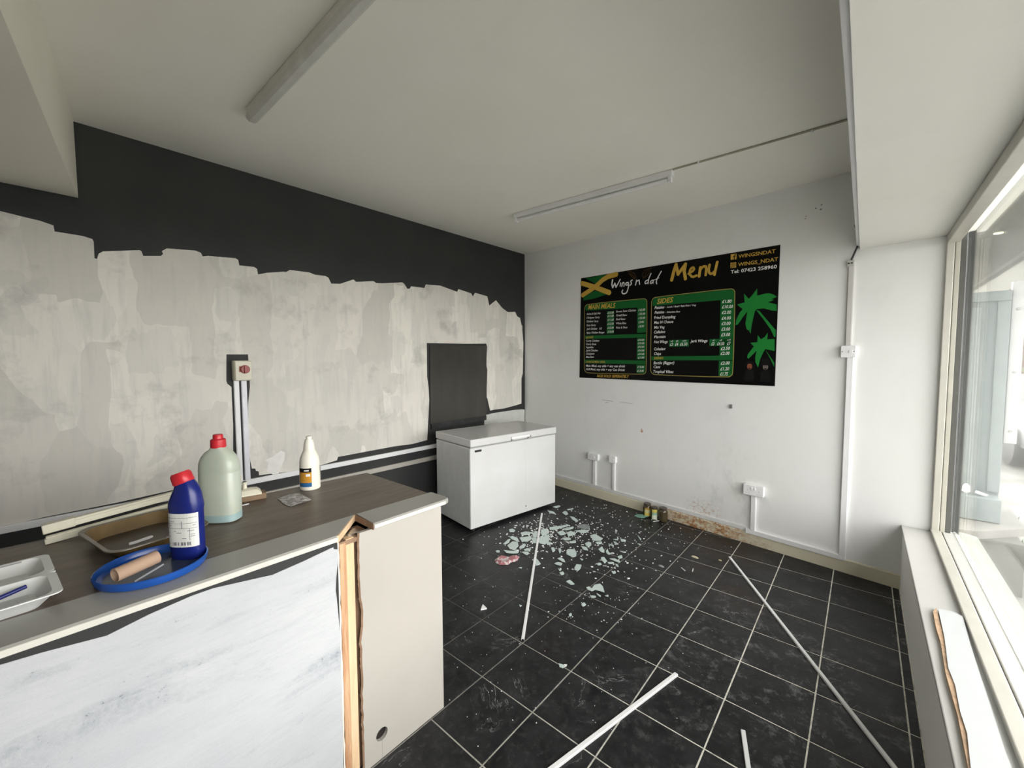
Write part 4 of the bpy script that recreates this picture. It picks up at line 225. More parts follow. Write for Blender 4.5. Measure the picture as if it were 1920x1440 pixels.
SILLBOARD = [(0.5838, -1.0833), (0.3232, -1.0769), (0.0909, -1.0629), (-0.0138, -1.0687), (-0.1626, -1.0629), (-0.2619, -1.0655), (-0.4168, -1.0529), (-0.4748, -1.0487), (-0.3946, -1.1422), (-0.2789, -1.1395), (-0.1003, -1.143), (0.1136, -1.1462), (0.3365, -1.1507), (0.575, -1.1593), (0.5932, -1.1382), (0.5951, -1.1186)]
SILLTORN = [(0.5441, -1.0636), (0.6012, -1.079), (0.4493, -1.0773), (0.3339, -1.0806), (0.1015, -1.0675), (-0.0052, -1.0713), (-0.1546, -1.0654), (-0.2543, -1.068), (-0.4099, -1.0552), (-0.4156, -1.0484), (-0.1823, -1.0551), (0.0476, -1.0521), (0.2775, -1.0617), (0.3896, -1.0594)]
PINK = [(0.2834, 1.4617), (0.3452, 1.4627), (0.386, 1.3997), (0.4441, 1.3764), (0.4533, 1.3355), (0.3904, 1.3068), (0.3342, 1.3301), (0.2953, 1.3199), (0.2491, 1.3743), (0.2553, 1.4229)]
CRUMPLE = [(-1.3961, 1.2475), (-1.3429, 1.2662), (-1.2985, 1.25), (-1.3016, 1.1468), (-1.3031, 1.1035), (-1.3509, 1.095), (-1.3996, 1.0905), (-1.4089, 1.1427)]
BOARD = [(0.998, 2.627), (3.079, 2.584), (3.073, 1.413), (0.981, 1.427)]
TEXTS = [('Tel: 07423 258960', 'W', 2.7, 2.409, 3.061, 2.396, 0.03, 0), ('WINGSNDAT', 'G', 2.761, 2.534, 3.048, 2.524, 0.031, 0), ('WINGS_NDAT', 'G', 2.76, 2.463, 3.068, 2.455, 0.031, 0), ('MAIN MEALS', 'G', 1.109, 2.244, 1.489, 2.226, 0.055, 1), ('Ackee & Salt Fish', 'W', 1.084, 2.181, 1.287, 2.173, 0.022, 1), ('Chickpeas Curry', 'W', 1.085, 2.137, 1.277, 2.129, 0.022, 1), ('Chicken Curry', 'W', 1.085, 2.093, 1.26, 2.085, 0.022, 1), ('Goat Curry', 'W', 1.085, 2.047, 1.222, 2.041, 0.022, 1), ('Jerk Chicken   1/2', 'W', 1.086, 2.003, 1.305, 1.996, 0.022, 1), ('Spicy Chicken Burger', 'W', 1.086, 1.958, 1.348, 1.95, 0.022, 1), ('£12.00', 'W', 1.383, 2.167, 1.467, 2.163, 0.024, 1), ('£11.00', 'W', 1.383, 2.13, 1.467, 2.126, 0.024, 1), ('£11.00', 'W', 1.384, 2.087, 1.468, 2.083, 0.023, 1), ('£12.50', 'W', 1.384, 2.042, 1.468, 2.039, 0.024, 1), ('£12.00', 'W', 1.385, 1.996, 1.469, 1.994, 0.024, 1), ('£10.00', 'W', 1.385, 1.952, 1.469, 1.95, 0.023, 1), ('Brown Stew Chicken', 'W', 1.499, 2.172, 1.749, 2.164, 0.022, 1), ('Oxtail Stew', 'W', 1.5, 2.13, 1.641, 2.122, 0.022, 1), ('Beef Stew', 'W', 1.5, 2.086, 1.621, 2.081, 0.022, 1), ('White Rice', 'W', 1.501, 2.041, 1.63, 2.035, 0.022, 1), ('Rice & Peas', 'W', 1.501, 1.993, 1.646, 1.988, 0.022, 1), ('£12.00', 'W', 1.778, 2.162, 1.857, 2.159, 0.023, 1), ('£15.00', 'W', 1.779, 2.12, 1.858, 2.117, 0.022, 1), ('£12.00', 'W', 1.779, 2.077, 1.859, 2.074, 0.022, 1), ('£3.00', 'W', 1.78, 2.032, 1.845, 2.031, 0.022, 1), ('£3.50', 'W', 1.781, 1.988, 1.846, 1.988, 0.022, 1), ('BOXES', 'G', 1.079, 1.9, 1.188, 1.901, 0.021, 1), ('Curry Chicken', 'W', 1.079, 1.861, 1.272, 1.856, 0.022, 1), ('Curry Goat', 'W', 1.08, 1.822, 1.231, 1.818, 0.022, 1), ('Vegetables', 'W', 1.08, 1.784, 1.189, 1.782, 0.022, 1), ('Jerk Chicken', 'W', 1.08, 1.745, 1.253, 1.743, 0.023, 1), ('Chickpeas', 'W', 1.081, 1.707, 1.204, 1.707, 0.022, 1), ('Meat Stew', 'W', 1.081, 1.668, 1.2, 1.668, 0.022, 1), ('£10.00', 'W', 1.775, 1.846, 1.852, 1.843, 0.019, 1), ('£10.00', 'W', 1.776, 1.809, 1.853, 1.806, 0.02, 1), ('£10.00', 'W', 1.776, 1.771, 1.853, 1.769, 0.02, 1), ('£10.00', 'W', 1.777, 1.732, 1.854, 1.73, 0.019, 1), ('£10.00', 'W', 1.778, 1.693, 1.855, 1.692, 0.02, 1), ('£1.00', 'W', 1.778, 1.655, 1.855, 1.655, 0.02, 1), ('CHOOSE MEAL DEAL', 'G', 1.078, 1.609, 1.36, 1.609, 0.022, 1), ('Main Meal, any side + any can drink', 'W', 1.078, 1.561, 1.624, 1.559, 0.026, 1), ('Half Meal, any side + any Can Drink', 'W', 1.078, 1.52, 1.621, 1.517, 0.025, 1), ('£15.00', 'W', 1.775, 1.554, 1.853, 1.553, 0.022, 1), ('£13.00', 'W', 1.773, 1.511, 1.85, 1.512, 0.023, 1), ('RICE SOLD SEPERATELY', 'G', 1.245, 1.44, 1.676, 1.443, 0.029, 1), ('SIDES', 'G', 1.991, 2.215, 2.166, 2.215, 0.05, 1), ('Patties', 'W', 1.965, 2.165, 2.072, 2.162, 0.028, 1), ('- Lamb / Beef / Salt Fish / Veg', 'W', 2.085, 2.165, 2.395, 2.154, 0.017, 1), ('Patties', 'W', 1.966, 2.116, 2.073, 2.113, 0.028, 1), ('- Selection Box', 'W', 2.086, 2.114, 2.24, 2.107, 0.017, 1), ('Fried Dumpling', 'W', 1.961, 2.063, 2.194, 2.055, 0.028, 1), ('Mac N Cheese', 'W', 1.962, 2.013, 2.17, 2.008, 0.028, 1), ('Mix Veg', 'W', 1.963, 1.962, 2.08, 1.96, 0.028, 1), ('Callaloo', 'W', 1.963, 1.914, 2.087, 1.913, 0.028, 1), ('Plantain', 'W', 1.964, 1.864, 2.092, 1.863, 0.027, 1), ('Hot Wings', 'W', 1.965, 1.813, 2.115, 1.81, 0.028, 1), ('Coleslaw', 'W', 1.966, 1.739, 2.094, 1.739, 0.028, 1), ('Chips', 'W', 1.967, 1.69, 2.045, 1.689, 0.028, 1), ('Jerk Wings', 'W', 2.347, 1.807, 2.51, 1.805, 0.026, 1), ('x3    x5      x10', 'W', 2.144, 1.819, 2.307, 1.818, 0.015, 1), ('£3  £4  £6.50', 'W', 2.139, 1.78, 2.317, 1.778, 0.029, 1), ('x3        x5        x10', 'W', 2.554, 1.813, 2.715, 1.811, 0.013, 1), ('£3   £4.50   £7', 'W', 2.544, 1.773, 2.716, 1.771, 0.028, 1), ('£1.80', 'W', 2.632, 2.155, 2.714, 2.149, 0.029, 1), ('£10.00', 'W', 2.632, 2.106, 2.727, 2.1, 0.029, 1), ('£2.00', 'W', 2.631, 2.055, 2.712, 2.051, 0.029, 1), ('£4.00', 'W', 2.631, 2.003, 2.711, 2.0, 0.029, 1), ('£3.00', 'W', 2.631, 1.954, 2.71, 1.952, 0.029, 1), ('£3.00', 'W', 2.631, 1.903, 2.707, 1.901, 0.029, 1), ('£3.00', 'W', 2.63, 1.852, 2.709, 1.852, 0.029, 1), ('£2.50', 'W', 2.63, 1.726, 2.71, 1.727, 0.029, 1), ('£2.00', 'W', 2.629, 1.681, 2.708, 1.683, 0.029, 1), ('DRINKS', 'G', 1.967, 1.645, 2.072, 1.647, 0.023, 1), ('Bottle (Bigger)', 'W', 1.963, 1.594, 2.188, 1.597, 0.028, 1), ('Cans', 'W', 1.964, 1.553, 2.04, 1.554, 0.028, 1), ('Tropical Vibes', 'W', 1.962, 1.505, 2.182, 1.506, 0.028, 1), ('£2.00', 'W', 2.632, 1.592, 2.711, 1.594, 0.029, 1), ('£1.20', 'W', 2.631, 1.54, 2.708, 1.542, 0.029, 1), ('£1.75', 'W', 2.63, 1.492, 2.699, 1.494, 0.03, 1)]
GREENS = [[(1.063, 2.28), (1.091, 2.309), (1.834, 2.287), (1.874, 2.268), (1.875, 2.195), (1.069, 2.233)], [(1.376, 2.196), (1.473, 2.192), (1.473, 1.94), (1.375, 1.94)], [(1.766, 2.201), (1.872, 2.198), (1.868, 1.93), (1.767, 1.931)], [(1.062, 1.935), (1.871, 1.914), (1.869, 1.876), (1.063, 1.896)], [(1.765, 1.872), (1.869, 1.872), (1.87, 1.646), (1.765, 1.646)], [(1.059, 1.647), (1.87, 1.633), (1.869, 1.594), (1.059, 1.603)], [(1.764, 1.588), (1.869, 1.589), (1.864, 1.496), (1.764, 1.501)], [(1.944, 2.254), (1.963, 2.282), (2.719, 2.27), (2.738, 2.241), (2.738, 2.18), (1.942, 2.199)], [(2.618, 2.184), (2.737, 2.182), (2.742, 1.674), (2.62, 1.675)], [(2.128, 1.839), (2.331, 1.836), (2.332, 1.768), (2.129, 1.771)], [(2.528, 1.831), (2.74, 1.827), (2.74, 1.764), (2.527, 1.766)], [(1.937, 1.676), (2.74, 1.674), (2.739, 1.632), (1.938, 1.635)], [(2.616, 1.626), (2.737, 1.625), (2.736, 1.497), (2.712, 1.486), (2.617, 1.485)], [(1.061, 2.617), (1.367, 2.614), (1.392, 2.591), (1.223, 2.526)], [(1.035, 2.397), (1.206, 2.453), (1.386, 2.391), (1.198, 2.363), (1.035, 2.356)]]
PALMS = [[(2.919, 2.25), (2.918, 2.187), (2.98, 2.197), (3.011, 2.196), (3.038, 2.184), (3.069, 2.16), (3.028, 2.144), (3.049, 2.136), (3.003, 2.121), (3.068, 2.096), (3.07, 2.043), (3.036, 2.049), (2.973, 2.073), (2.919, 2.073), (2.905, 2.056), (2.891, 1.984), (2.881, 1.918), (2.877, 1.863), (2.862, 1.895), (2.845, 1.902), (2.833, 1.952), (2.842, 2.031), (2.847, 2.061), (2.808, 2.009), (2.792, 1.98), (2.77, 1.95), (2.752, 1.948), (2.757, 1.995), (2.784, 2.055), (2.807, 2.083), (2.777, 2.111), (2.759, 2.129), (2.822, 2.14), (2.814, 2.218), (2.855, 2.167), (2.882, 2.197)], [(2.913, 2.067), (2.941, 2.053), (3.067, 1.883), (3.067, 1.83), (3.058, 1.824), (3.03, 1.891), (2.975, 1.978)], [(3.01, 1.865), (3.006, 1.809), (3.061, 1.81), (3.064, 1.709), (3.025, 1.719), (2.993, 1.726), (2.978, 1.696), (2.957, 1.642), (2.943, 1.569), (2.92, 1.618), (2.919, 1.66), (2.928, 1.715), (2.896, 1.679), (2.866, 1.646), (2.855, 1.655), (2.857, 1.68), (2.905, 1.752), (2.877, 1.784), (2.932, 1.788), (2.933, 1.848), (2.958, 1.811), (2.985, 1.828)], [(2.996, 1.72), (3.064, 1.612), (3.065, 1.576), (3.032, 1.647)]]
GOLDSTROKES = [([(2.145, 2.435), (2.166, 2.518), (2.188, 2.58)], 0.033), ([(2.188, 2.58), (2.211, 2.481)], 0.03), ([(2.211, 2.481), (2.283, 2.569)], 0.03), ([(2.283, 2.569), (2.272, 2.501), (2.286, 2.426)], 0.031), ([(2.315, 2.47), (2.371, 2.496), (2.361, 2.526), (2.332, 2.514), (2.322, 2.469), (2.352, 2.43), (2.393, 2.441)], 0.022), ([(2.418, 2.429), (2.428, 2.512)], 0.026), ([(2.426, 2.487), (2.454, 2.518), (2.486, 2.508), (2.479, 2.431)], 0.023), ([(2.512, 2.52), (2.503, 2.457), (2.529, 2.43), (2.561, 2.453)], 0.023), ([(2.581, 2.533), (2.566, 2.463), (2.559, 2.422)], 0.024), ([(1.015, 2.565), (1.205, 2.493), (1.405, 2.404)], 0.056), ([(1.025, 2.423), (1.205, 2.493), (1.35, 2.584), (1.494, 2.595)], 0.056)]
BROWNSTROKES = [([(1.63, 2.607), (1.713, 2.582), (1.743, 2.536), (1.732, 2.502), (1.691, 2.544), (1.653, 2.579)], 0.007), ([(1.668, 2.577), (1.713, 2.547), (1.729, 2.519)], 0.006), ([(1.927, 2.589), (1.858, 2.582), (1.818, 2.55), (1.831, 2.5), (1.866, 2.517), (1.914, 2.56)], 0.007), ([(1.9, 2.575), (1.858, 2.55), (1.845, 2.514)], 0.005)]
WHITESTROKES = [([(1.447, 2.54), (1.439, 2.493), (1.451, 2.455)], 0.019), ([(1.451, 2.455), (1.479, 2.499), (1.494, 2.453)], 0.016), ([(1.494, 2.453), (1.526, 2.498), (1.547, 2.531)], 0.014), ([(1.554, 2.492), (1.547, 2.46)], 0.013), ([(1.568, 2.451), (1.578, 2.493), (1.6, 2.488), (1.596, 2.451)], 0.013), ([(1.65, 2.483), (1.619, 2.483), (1.619, 2.456), (1.65, 2.459), (1.654, 2.482), (1.652, 2.422), (1.631, 2.372), (1.59, 2.365), (1.568, 2.388), (1.581, 2.41)], 0.013), ([(1.699, 2.502), (1.677, 2.494), (1.692, 2.463), (1.671, 2.448)], 0.012), ([(1.739, 2.442), (1.752, 2.494)], 0.012), ([(1.749, 2.478), (1.782, 2.49), (1.789, 2.443)], 0.011), ([(1.883, 2.475), (1.852, 2.465), (1.852, 2.438), (1.88, 2.445)], 0.011), ([(1.919, 2.536), (1.895, 2.49), (1.887, 2.437)], 0.011), ([(1.941, 2.466), (1.912, 2.456), (1.915, 2.429), (1.939, 2.443)], 0.01), ([(1.946, 2.465), (1.944, 2.431)], 0.01), ([(2.033, 2.54), (1.993, 2.481), (1.978, 2.444), (1.985, 2.421)], 0.011), ([(1.957, 2.464), (2.008, 2.478)], 0.007)]
GOLDFRAMES = [[(1.054, 2.266), (1.067, 2.294), (1.109, 2.307), (1.834, 2.289), (1.865, 2.278), (1.88, 2.249), (1.88, 1.522), (1.868, 1.496), (1.839, 1.485), (1.115, 1.484), (1.069, 1.502), (1.052, 1.539)], [(1.93, 2.243), (1.944, 2.277), (1.98, 2.287), (2.698, 2.277), (2.729, 2.266), (2.742, 2.235), (2.742, 1.525), (2.73, 1.492), (2.697, 1.477), (1.987, 1.483), (1.945, 1.498), (1.928, 1.536)]]
ICONF = [(2.696, 2.58), (2.745, 2.577), (2.745, 2.528), (2.696, 2.532)]
ICONI = [(2.696, 2.506), (2.744, 2.503), (2.744, 2.456), (2.696, 2.459)]
FACES = [(2.876, 1.578), (3.0, 1.576)]
HATS = [[(2.967, 1.596), (2.971, 1.642), (3.016, 1.648), (3.033, 1.6), (3.044, 1.588), (2.959, 1.587)], [(2.842, 1.593), (2.847, 1.618), (2.875, 1.627), (2.906, 1.618), (2.912, 1.593), (2.876, 1.602)]]

# ------------------------------------------------------------------ mesh helpers
class MB:
    def __init__(s): s.v = []; s.f = []; s.k = []; s.mi = 0
    def add(s, vs, fs):
        o = len(s.v); s.v += [tuple(v) for v in vs]; s.f += [tuple(i+o for i in f) for f in fs]; s.k += [s.mi]*len(fs); return s
    def box(s, x0, x1, y0, y1, z0, z1):
        return s.add([(x, y, z) for x in (x0, x1) for y in (y0, y1) for z in (z0, z1)],
                     [(0, 1, 3, 2), (4, 6, 7, 5), (0, 4, 5, 1), (2, 3, 7, 6), (0, 2, 6, 4), (1, 5, 7, 3)])
    def rbox(s, x0, x1, y0, y1, z0, z1, r=.004, n=3, axis=2):
        """box with rounded vertical edges and a chamfered outline on both caps"""
        lo = [x0, y0, z0]; hi = [x1, y1, z1]; A, B = [i for i in range(3) if i != axis]
        def ring(r_, ins, h):
            out = []
            for (cx, cy, a0) in ((hi[A]-r, hi[B]-r, 0), (lo[A]+r, hi[B]-r, 90), (lo[A]+r, lo[B]+r, 180), (hi[A]-r, lo[B]+r, 270)):
                for i in range(n+1):
                    a = R(a0+90*i/n); p = [0, 0, 0]; p[A] = cx+math.cos(a)*(r-ins); p[B] = cy+math.sin(a)*(r-ins); p[axis] = h; out.append(p)
            return out
        q = r*.5; rings = [ring(r, q, lo[axis]), ring(r, 0, lo[axis]+q), ring(r, 0, hi[axis]-q), ring(r, q, hi[axis])]
        return s.loft(rings)
    def loft(s, rings, cap=True, closed=True):
        m = len(rings[0]); vs = [p for r_ in rings for p in r_]; fs = []
        for k in range(len(rings)-1):
            for i in range(m if closed else m-1):
                j = (i+1) % m; fs.append((k*m+i, k*m+j, (k+1)*m+j, (k+1)*m+i))
        if cap: fs.append(tuple(range(m-1, -1, -1))); fs.append(tuple(range((len(rings)-1)*m, len(rings)*m)))
        return s.add(vs, fs)
    def lathe(s, prof, n=20, sx=1, sy=1, cx=0, cy=0, cap=True):
        return s.loft([[(cx+r*sx*math.cos(2*math.pi*i/n), cy+r*sy*math.sin(2*math.pi*i/n), z) for i in range(n)] for r, z in prof], cap)
    def tube(s, pts, r, n=8, cap=True):
        rings = []; P = [Vector(p) for p in pts]
        for i, p in enumerate(P):
            d = (P[min(i+1, len(P)-1)]-P[max(i-1, 0)]).normalized()
            a = d.cross(Vector((0, 0, 1)));  a = Vector((1, 0, 0)) if a.length < 1e-3 else a.normalized(); b = d.cross(a)
            rr = r[i] if isinstance(r, (list, tuple)) else r
            rings.append([p+a*rr*math.cos(2*math.pi*k/n)+b*rr*math.sin(2*math.pi*k/n) for k in range(n)])
        return s.loft(rings, cap)
    def prism(s, pts, lo, hi, plane='xy'):
        """polygon (concave allowed) extruded between two heights along the third axis"""
        mp = {'xy': lambda u, v, w: (u, v, w), 'xz': lambda u, v, w: (u, w, v), 'yz': lambda u, v, w: (w, u, v)}[plane]
        n = len(pts); tri = tessellate_polygon([[Vector((p[0], p[1], 0)) for p in pts]])
        vs = [mp(p[0], p[1], lo) for p in pts]+[mp(p[0], p[1], hi) for p in pts]
        fs = [tuple(t_) for t_ in tri]+[tuple(i+n for i in reversed(t_)) for t_ in tri]
        fs += [(i, (i+1) % n, (i+1) % n+n, i+n) for i in range(n)]
        return s.add(vs, fs)
    def flat(s, pts, w, plane='xz'):
        n = len(pts); tri = tessellate_polygon([[Vector((p[0], p[1], 0)) for p in pts]])
        return s.add([(p[0], w, p[1]) if plane == 'xz' else (p[0], p[1], w) for p in pts], [tuple(t_) for t_ in tri])
    def ribbon(s, pts, wd, y):
        P = [Vector((p[0], p[1])) for p in pts]
        # smooth by one Chaikin pass when there are several points
        if len(P) > 3:
            q = [P[0]]
            for a, b in zip(P, P[1:]): q += [a*.75+b*.25, a*.25+b*.75]
            P = q+[P[-1]]
        for a, b in zip(P, P[1:]):
            d = (b-a).normalized()*wd/2; n = Vector((-d.y, d.x))
            s.add([(v.x, y, v.y) for v in (a-d*.25-n, b+d*.25-n, b+d*.25+n, a-d*.25+n)], [(0, 1, 2, 3)])
            for c_ in (a, b):
                s.add([(c_.x+math.cos(i*math.pi/4)*wd/2, y+.0001, c_.y+math.sin(i*math.pi/4)*wd/2) for i in range(8)], [tuple(range(8))])
        return s
    def build(s, name, mats, parent=None, smooth=False, fix=True):
        me = bpy.data.meshes.new(name); me.from_pydata(s.v, [], s.f)
        if not isinstance(mats, (list, tuple)): mats = [mats]
        for m in mats: me.materials.append(m)
        for p, k in zip(me.polygons, s.k): p.material_index = k
        if fix:
            import bmesh
            b = bmesh.new(); b.from_mesh(me); bmesh.ops.recalc_face_normals(b, faces=b.faces); b.to_mesh(me); b.free()
        if smooth:
            me.set_sharp_from_angle(angle=R(35)) if hasattr(me, 'set_sharp_from_angle') else None
            for p in me.polygons: p.use_smooth = True
            me.set_sharp_from_angle(angle=R(35))
        o = bpy.data.objects.new(name, me); COL.objects.link(o)
        if parent: o.parent = parent
        return o
def tag(o, label=None, cat=None, group=None, kind=None):
    if label: o['label'] = label
    if cat: o['category'] = cat
    if group: o['group'] = group
    if kind: o['kind'] = kind
    return o
def empty(name, mat4, label, cat, group=None):
    o = bpy.data.objects.new(name, None); COL.objects.link(o); o.empty_display_size = .1
    o.matrix_world = mat4 if isinstance(mat4, Matrix) else Matrix.Translation(mat4)
    return tag(o, label, cat, group)
def frame(origin, xdir):
    x = Vector((xdir[0], xdir[1], 0)).normalized(); z = Vector((0, 0, 1)); y = z.cross(x)
    m = Matrix((x, y, z)).transposed().to_4x4(); m.translation = Vector(origin); return m
def copy_tree(o, parent=None):
    c_ = o.copy(); COL.objects.link(c_); c_.parent = parent
    for ch in list(o.children): copy_tree(ch, c_)
    return c_
# wall frames: x runs to the viewer's right along the wall, z up, y into the wall (objects stand at negative y)
FD = frame((2.366, 2.825, 0), (4.255, -.095)); FM = frame((2.366, 2.825, 0), (-.133305, -1))
def FMat(u, z, y=0): return FM @ Matrix.Translation((u, y, z))
def FDat(u, z, y=0): return FD @ Matrix.Translation((u, y, z))
def zc(y): return 3.035+.025*y
def struct(o, label=None, cat=None): return tag(o, label, cat, kind='structure')

# ------------------------------------------------------------------ room shell
XL = -4.5
fl = MB().box(XL-.1, 2.5, -1.3, 3.05, -.12, -.0018).build('floor', M['grout']); struct(fl, 'floor of black square slate-look tiles with pale grout', 'floor')
def clip(poly, nx, ny, d):
    out = []
    for i, p in enumerate(poly):
        q = poly[(i+1) % len(poly)]; a = nx*p[0]+ny*p[1]-d; b = nx*q[0]+ny*q[1]-d
        if a <= 0: out.append(p)
        if (a < 0) != (b < 0) and a != b: s_ = a/(a-b); out.append((p[0]+(q[0]-p[0])*s_, p[1]+(q[1]-p[1])*s_))
    return out
T = .33; g = .0032
for i in range(-14, 8):
    for j in range(-4, 9):
        P = [(i*T+g, j*T+g), ((i+1)*T-g, j*T+g), ((i+1)*T-g, (j+1)*T-g), (i*T+g, (j+1)*T-g)]
        for c_ in ((1, -.133305, 1.982), (0, -1, 1.026), (.0223, 1, 2.868), (-1, 0, 4.495)): P = clip(P, *c_) if P else P
        if len(P) < 3: continue
        ar = abs(sum(P[k][0]*P[(k+1) % len(P)][1]-P[(k+1) % len(P)][0]*P[k][1] for k in range(len(P))))/2
        if ar < .0015: continue
        cx = sum(p[0] for p in P)/len(P); cy = sum(p[1] for p in P)/len(P); b = .0015
        Q = [(p[0]+(cx-p[0])*b/.16, p[1]+(cy-p[1])*b/.16) for p in P]
        dz = rnd.uniform(-.0004, .0004)
        MB().loft([[(p[0]-cx, p[1]-cy, -.01) for p in P], [(p[0]-cx, p[1]-cy, -.0012+dz) for p in P], [(p[0]-cx, p[1]-cy, dz) for p in Q]]).build('tile', M['tile'], fl).location = (cx, cy, 0)
ce = MB().add([(x, y, z_+zc(y)) for x in (XL-.1, 2.6) for y in (-1.35, 3.05) for z_ in (0, .12)], [(0, 1, 3, 2), (4, 6, 7, 5), (0, 4, 5, 1), (2, 3, 7, 6), (0, 2, 6, 4), (1, 5, 7, 3)]).build('ceiling', M['ceiling']); struct(ce, 'plain off-white plastered ceiling', 'ceiling')
# charcoal back wall with its roller-painted primer
wb = MB().box(-7.2, .15, 0, .12, -.01, 3.2).build('wall_back', M['charcoal']); wb.matrix_world = FD; struct(wb, 'charcoal back wall half covered in patchy white primer', 'wall')
pp = MB().prism(PRIMER, -.0012, .001, 'xz').build('primer_patch', M['primer'], wb); tag(pp, 'patchy white roller primer with a stepped upper edge')
MB().prism(LOWPATCH, -.0009, .001, 'xz').build('undercoat_patch', M['lowpatch'], wb)
MB().prism(LIGHTPATCH, -.0022, .001, 'xz').build('white_dab', M['lightpatch'], wb)
wr = MB().box(-.15, 4.10, 0, .12, -.01, 3.2).build('wall_right', M['menu_wall']); wr.matrix_world = FM; struct(wr, 'white side wall that carries the menu board', 'wall')
for (u0, z0, u1, z1, w_) in ((1.32, 1.176, 1.46, 1.168, .004), (1.55, 1.168, 1.72, 1.160, .003), (1.36, 1.150, 1.40, 1.148, .004)):
    MB().ribbon([(u0, z0), (u1, z1)], w_, -.0008).build('scuff_mark', M['gasket'], wr)
for (u, z, r_) in ((3.312, 2.815, .006), (3.348, 2.832, .006), (3.345, 2.798, .007), (3.25, 2.770, .004), (3.246, 2.752, .005)):
    MB().lathe([(r_, -.001), (r_*.4, .001)], 8).build('drill_hole', plain('raw_filler', (.30, .27, .22), .8) if r_ > .0085 else M['gasket'], wr).matrix_local = Matrix.Translation((u, -.001, z)) @ Matrix.Rotation(R(90), 4, 'X')
MB().prism([(1.82, .86), (1.845, .858), (1.85, .878), (1.84, .882), (1.838, .90), (1.828, .90), (1.826, .88)], -.001, .001, 'xz').build('peeled_patch', plain('pink_plaster', (.55, .33, .28), .7), wr)
wl = MB().box(XL-.12, XL, -1.3, 3.05, -.01, 3.2).build('wall_left', M['white_wall']); struct(wl, 'plain white wall at the far left end of the shop', 'wall')
# knee wall under the window
wf = MB().box(XL, 1.87, -1.30, -1.031, -.01, .445).build('wall_front', M['white_wall']); struct(wf, 'low white knee wall under the shop window', 'wall')
MB().box(-5.0, -2.5, -1.30, -1.05, .445, 2.6).build('end_pier', M['white_wall'], wf)
sl = MB().rbox(XL, 1.865, -1.17, -1.022, .445, .463, .004, 2, 0).build('window_sill', plain('white_sill_paint', (.52, .515, .495), .3, .04, 3)); struct(sl, 'long white gloss window sill', 'sill')
# beam over the window, white underside
bm = MB().prism([(-.733, 2.442), (-.733, 3.0), (-1.35, 3.0), (-1.35, 2.46), (-1.16, 2.442)], XL, 1.94, 'yz').build('ceiling_beam', M['beam']); struct(bm, 'deep white boxed beam above the shop window', 'beam')
bk = MB().prism([(-1.8885, 2.905), (-2.350, -.733), (XL, -.733), (XL, 2.95)], 2.648, 3.12, 'xy').build('ceiling_bulkhead', M['bulkhead']); struct(bk, 'lower cream boxed-in ceiling bulkhead at the upper left', 'bulkhead')
# skirting on the right wall
sk = MB().prism([(0, 0), (-.016, 0), (-.016, .098), (-.012, .104), (0, .104)], .02, 3.90, 'yz').build('baseboard_right', M['skirting']); sk.matrix_world = FM; struct(sk, 'cream skirting board with a rusty water-damaged stretch', 'skirting')
# lower charcoal skirting along the back wall
# ------------------------------------------------------------------ shop window
wn = bpy.data.objects.new('window_1', None); COL.objects.link(wn); wn.location = (0, 0, 0); struct(wn, 'large cream-framed shop window looking onto the street', 'window')
MB().rbox(-2.5, 1.838, -1.212, -1.163, .463, .486, .004, 2, 0).build('inner_rail', M['cream_gloss'], wn)
MB().rbox(-2.5, 1.84, -1.272, -1.218, .455, .482, .004, 2, 0).build('bottom_rail', M['white_gloss'], wn)
MB().prism([(-1.272, .455), (-1.272, .488), (-1.281, .488), (-1.296, .470), (-1.296, .455)], -2.5, 1.84, 'yz').build('glazing_bead', M['white_gloss'], wn)
MB().prism([(-1.285, .40), (-1.285, .466), (-1.395, .448), (-1.395, .40)], -2.5, 1.95, 'yz').build('outer_sill', plain('weathered_outer_sill', (.32, .345, .31), .6, .15, 6), wn)
MB().rbox(1.800, 1.845, -1.203, -1.166, .463, 2.442, .004, 2).build('inner_jamb', M['cream_gloss'], wn)
MB().rbox(1.806, 1.855, -1.231, -1.206, .463, 2.442, .004, 2).build('jamb', plain('stone_cream_paint', (.48, .465, .40), .4), wn)
MB().box(1.806, 1.855, -1.256, -1.231, .463, 2.442).build('jamb_gasket', plain('grey_sealant', (.10, .10, .09), .6), wn)
MB().box(1.86, 1.96, -1.30, -1.27, .0, 2.46).build('outer_pier', plain('dark_grey_masonry', (.05, .055, .055), .7), wn)
MB().rbox(-2.5, 1.80, -1.225, -1.166, 2.385, 2.442, .004, 2, 0).build('top_rail', M['cream_gloss'], wn)
for x in (-2.44, ):
    MB().rbox(x-.03, x+.03, -1.275, -1.17, .48, 2.39, .004, 2).build('mullion', M['cream_gloss'], wn)
MB().box(-2.5, 1.81, -1.265, -1.259, .47, 2.40).build('pane', M['pane'], wn)

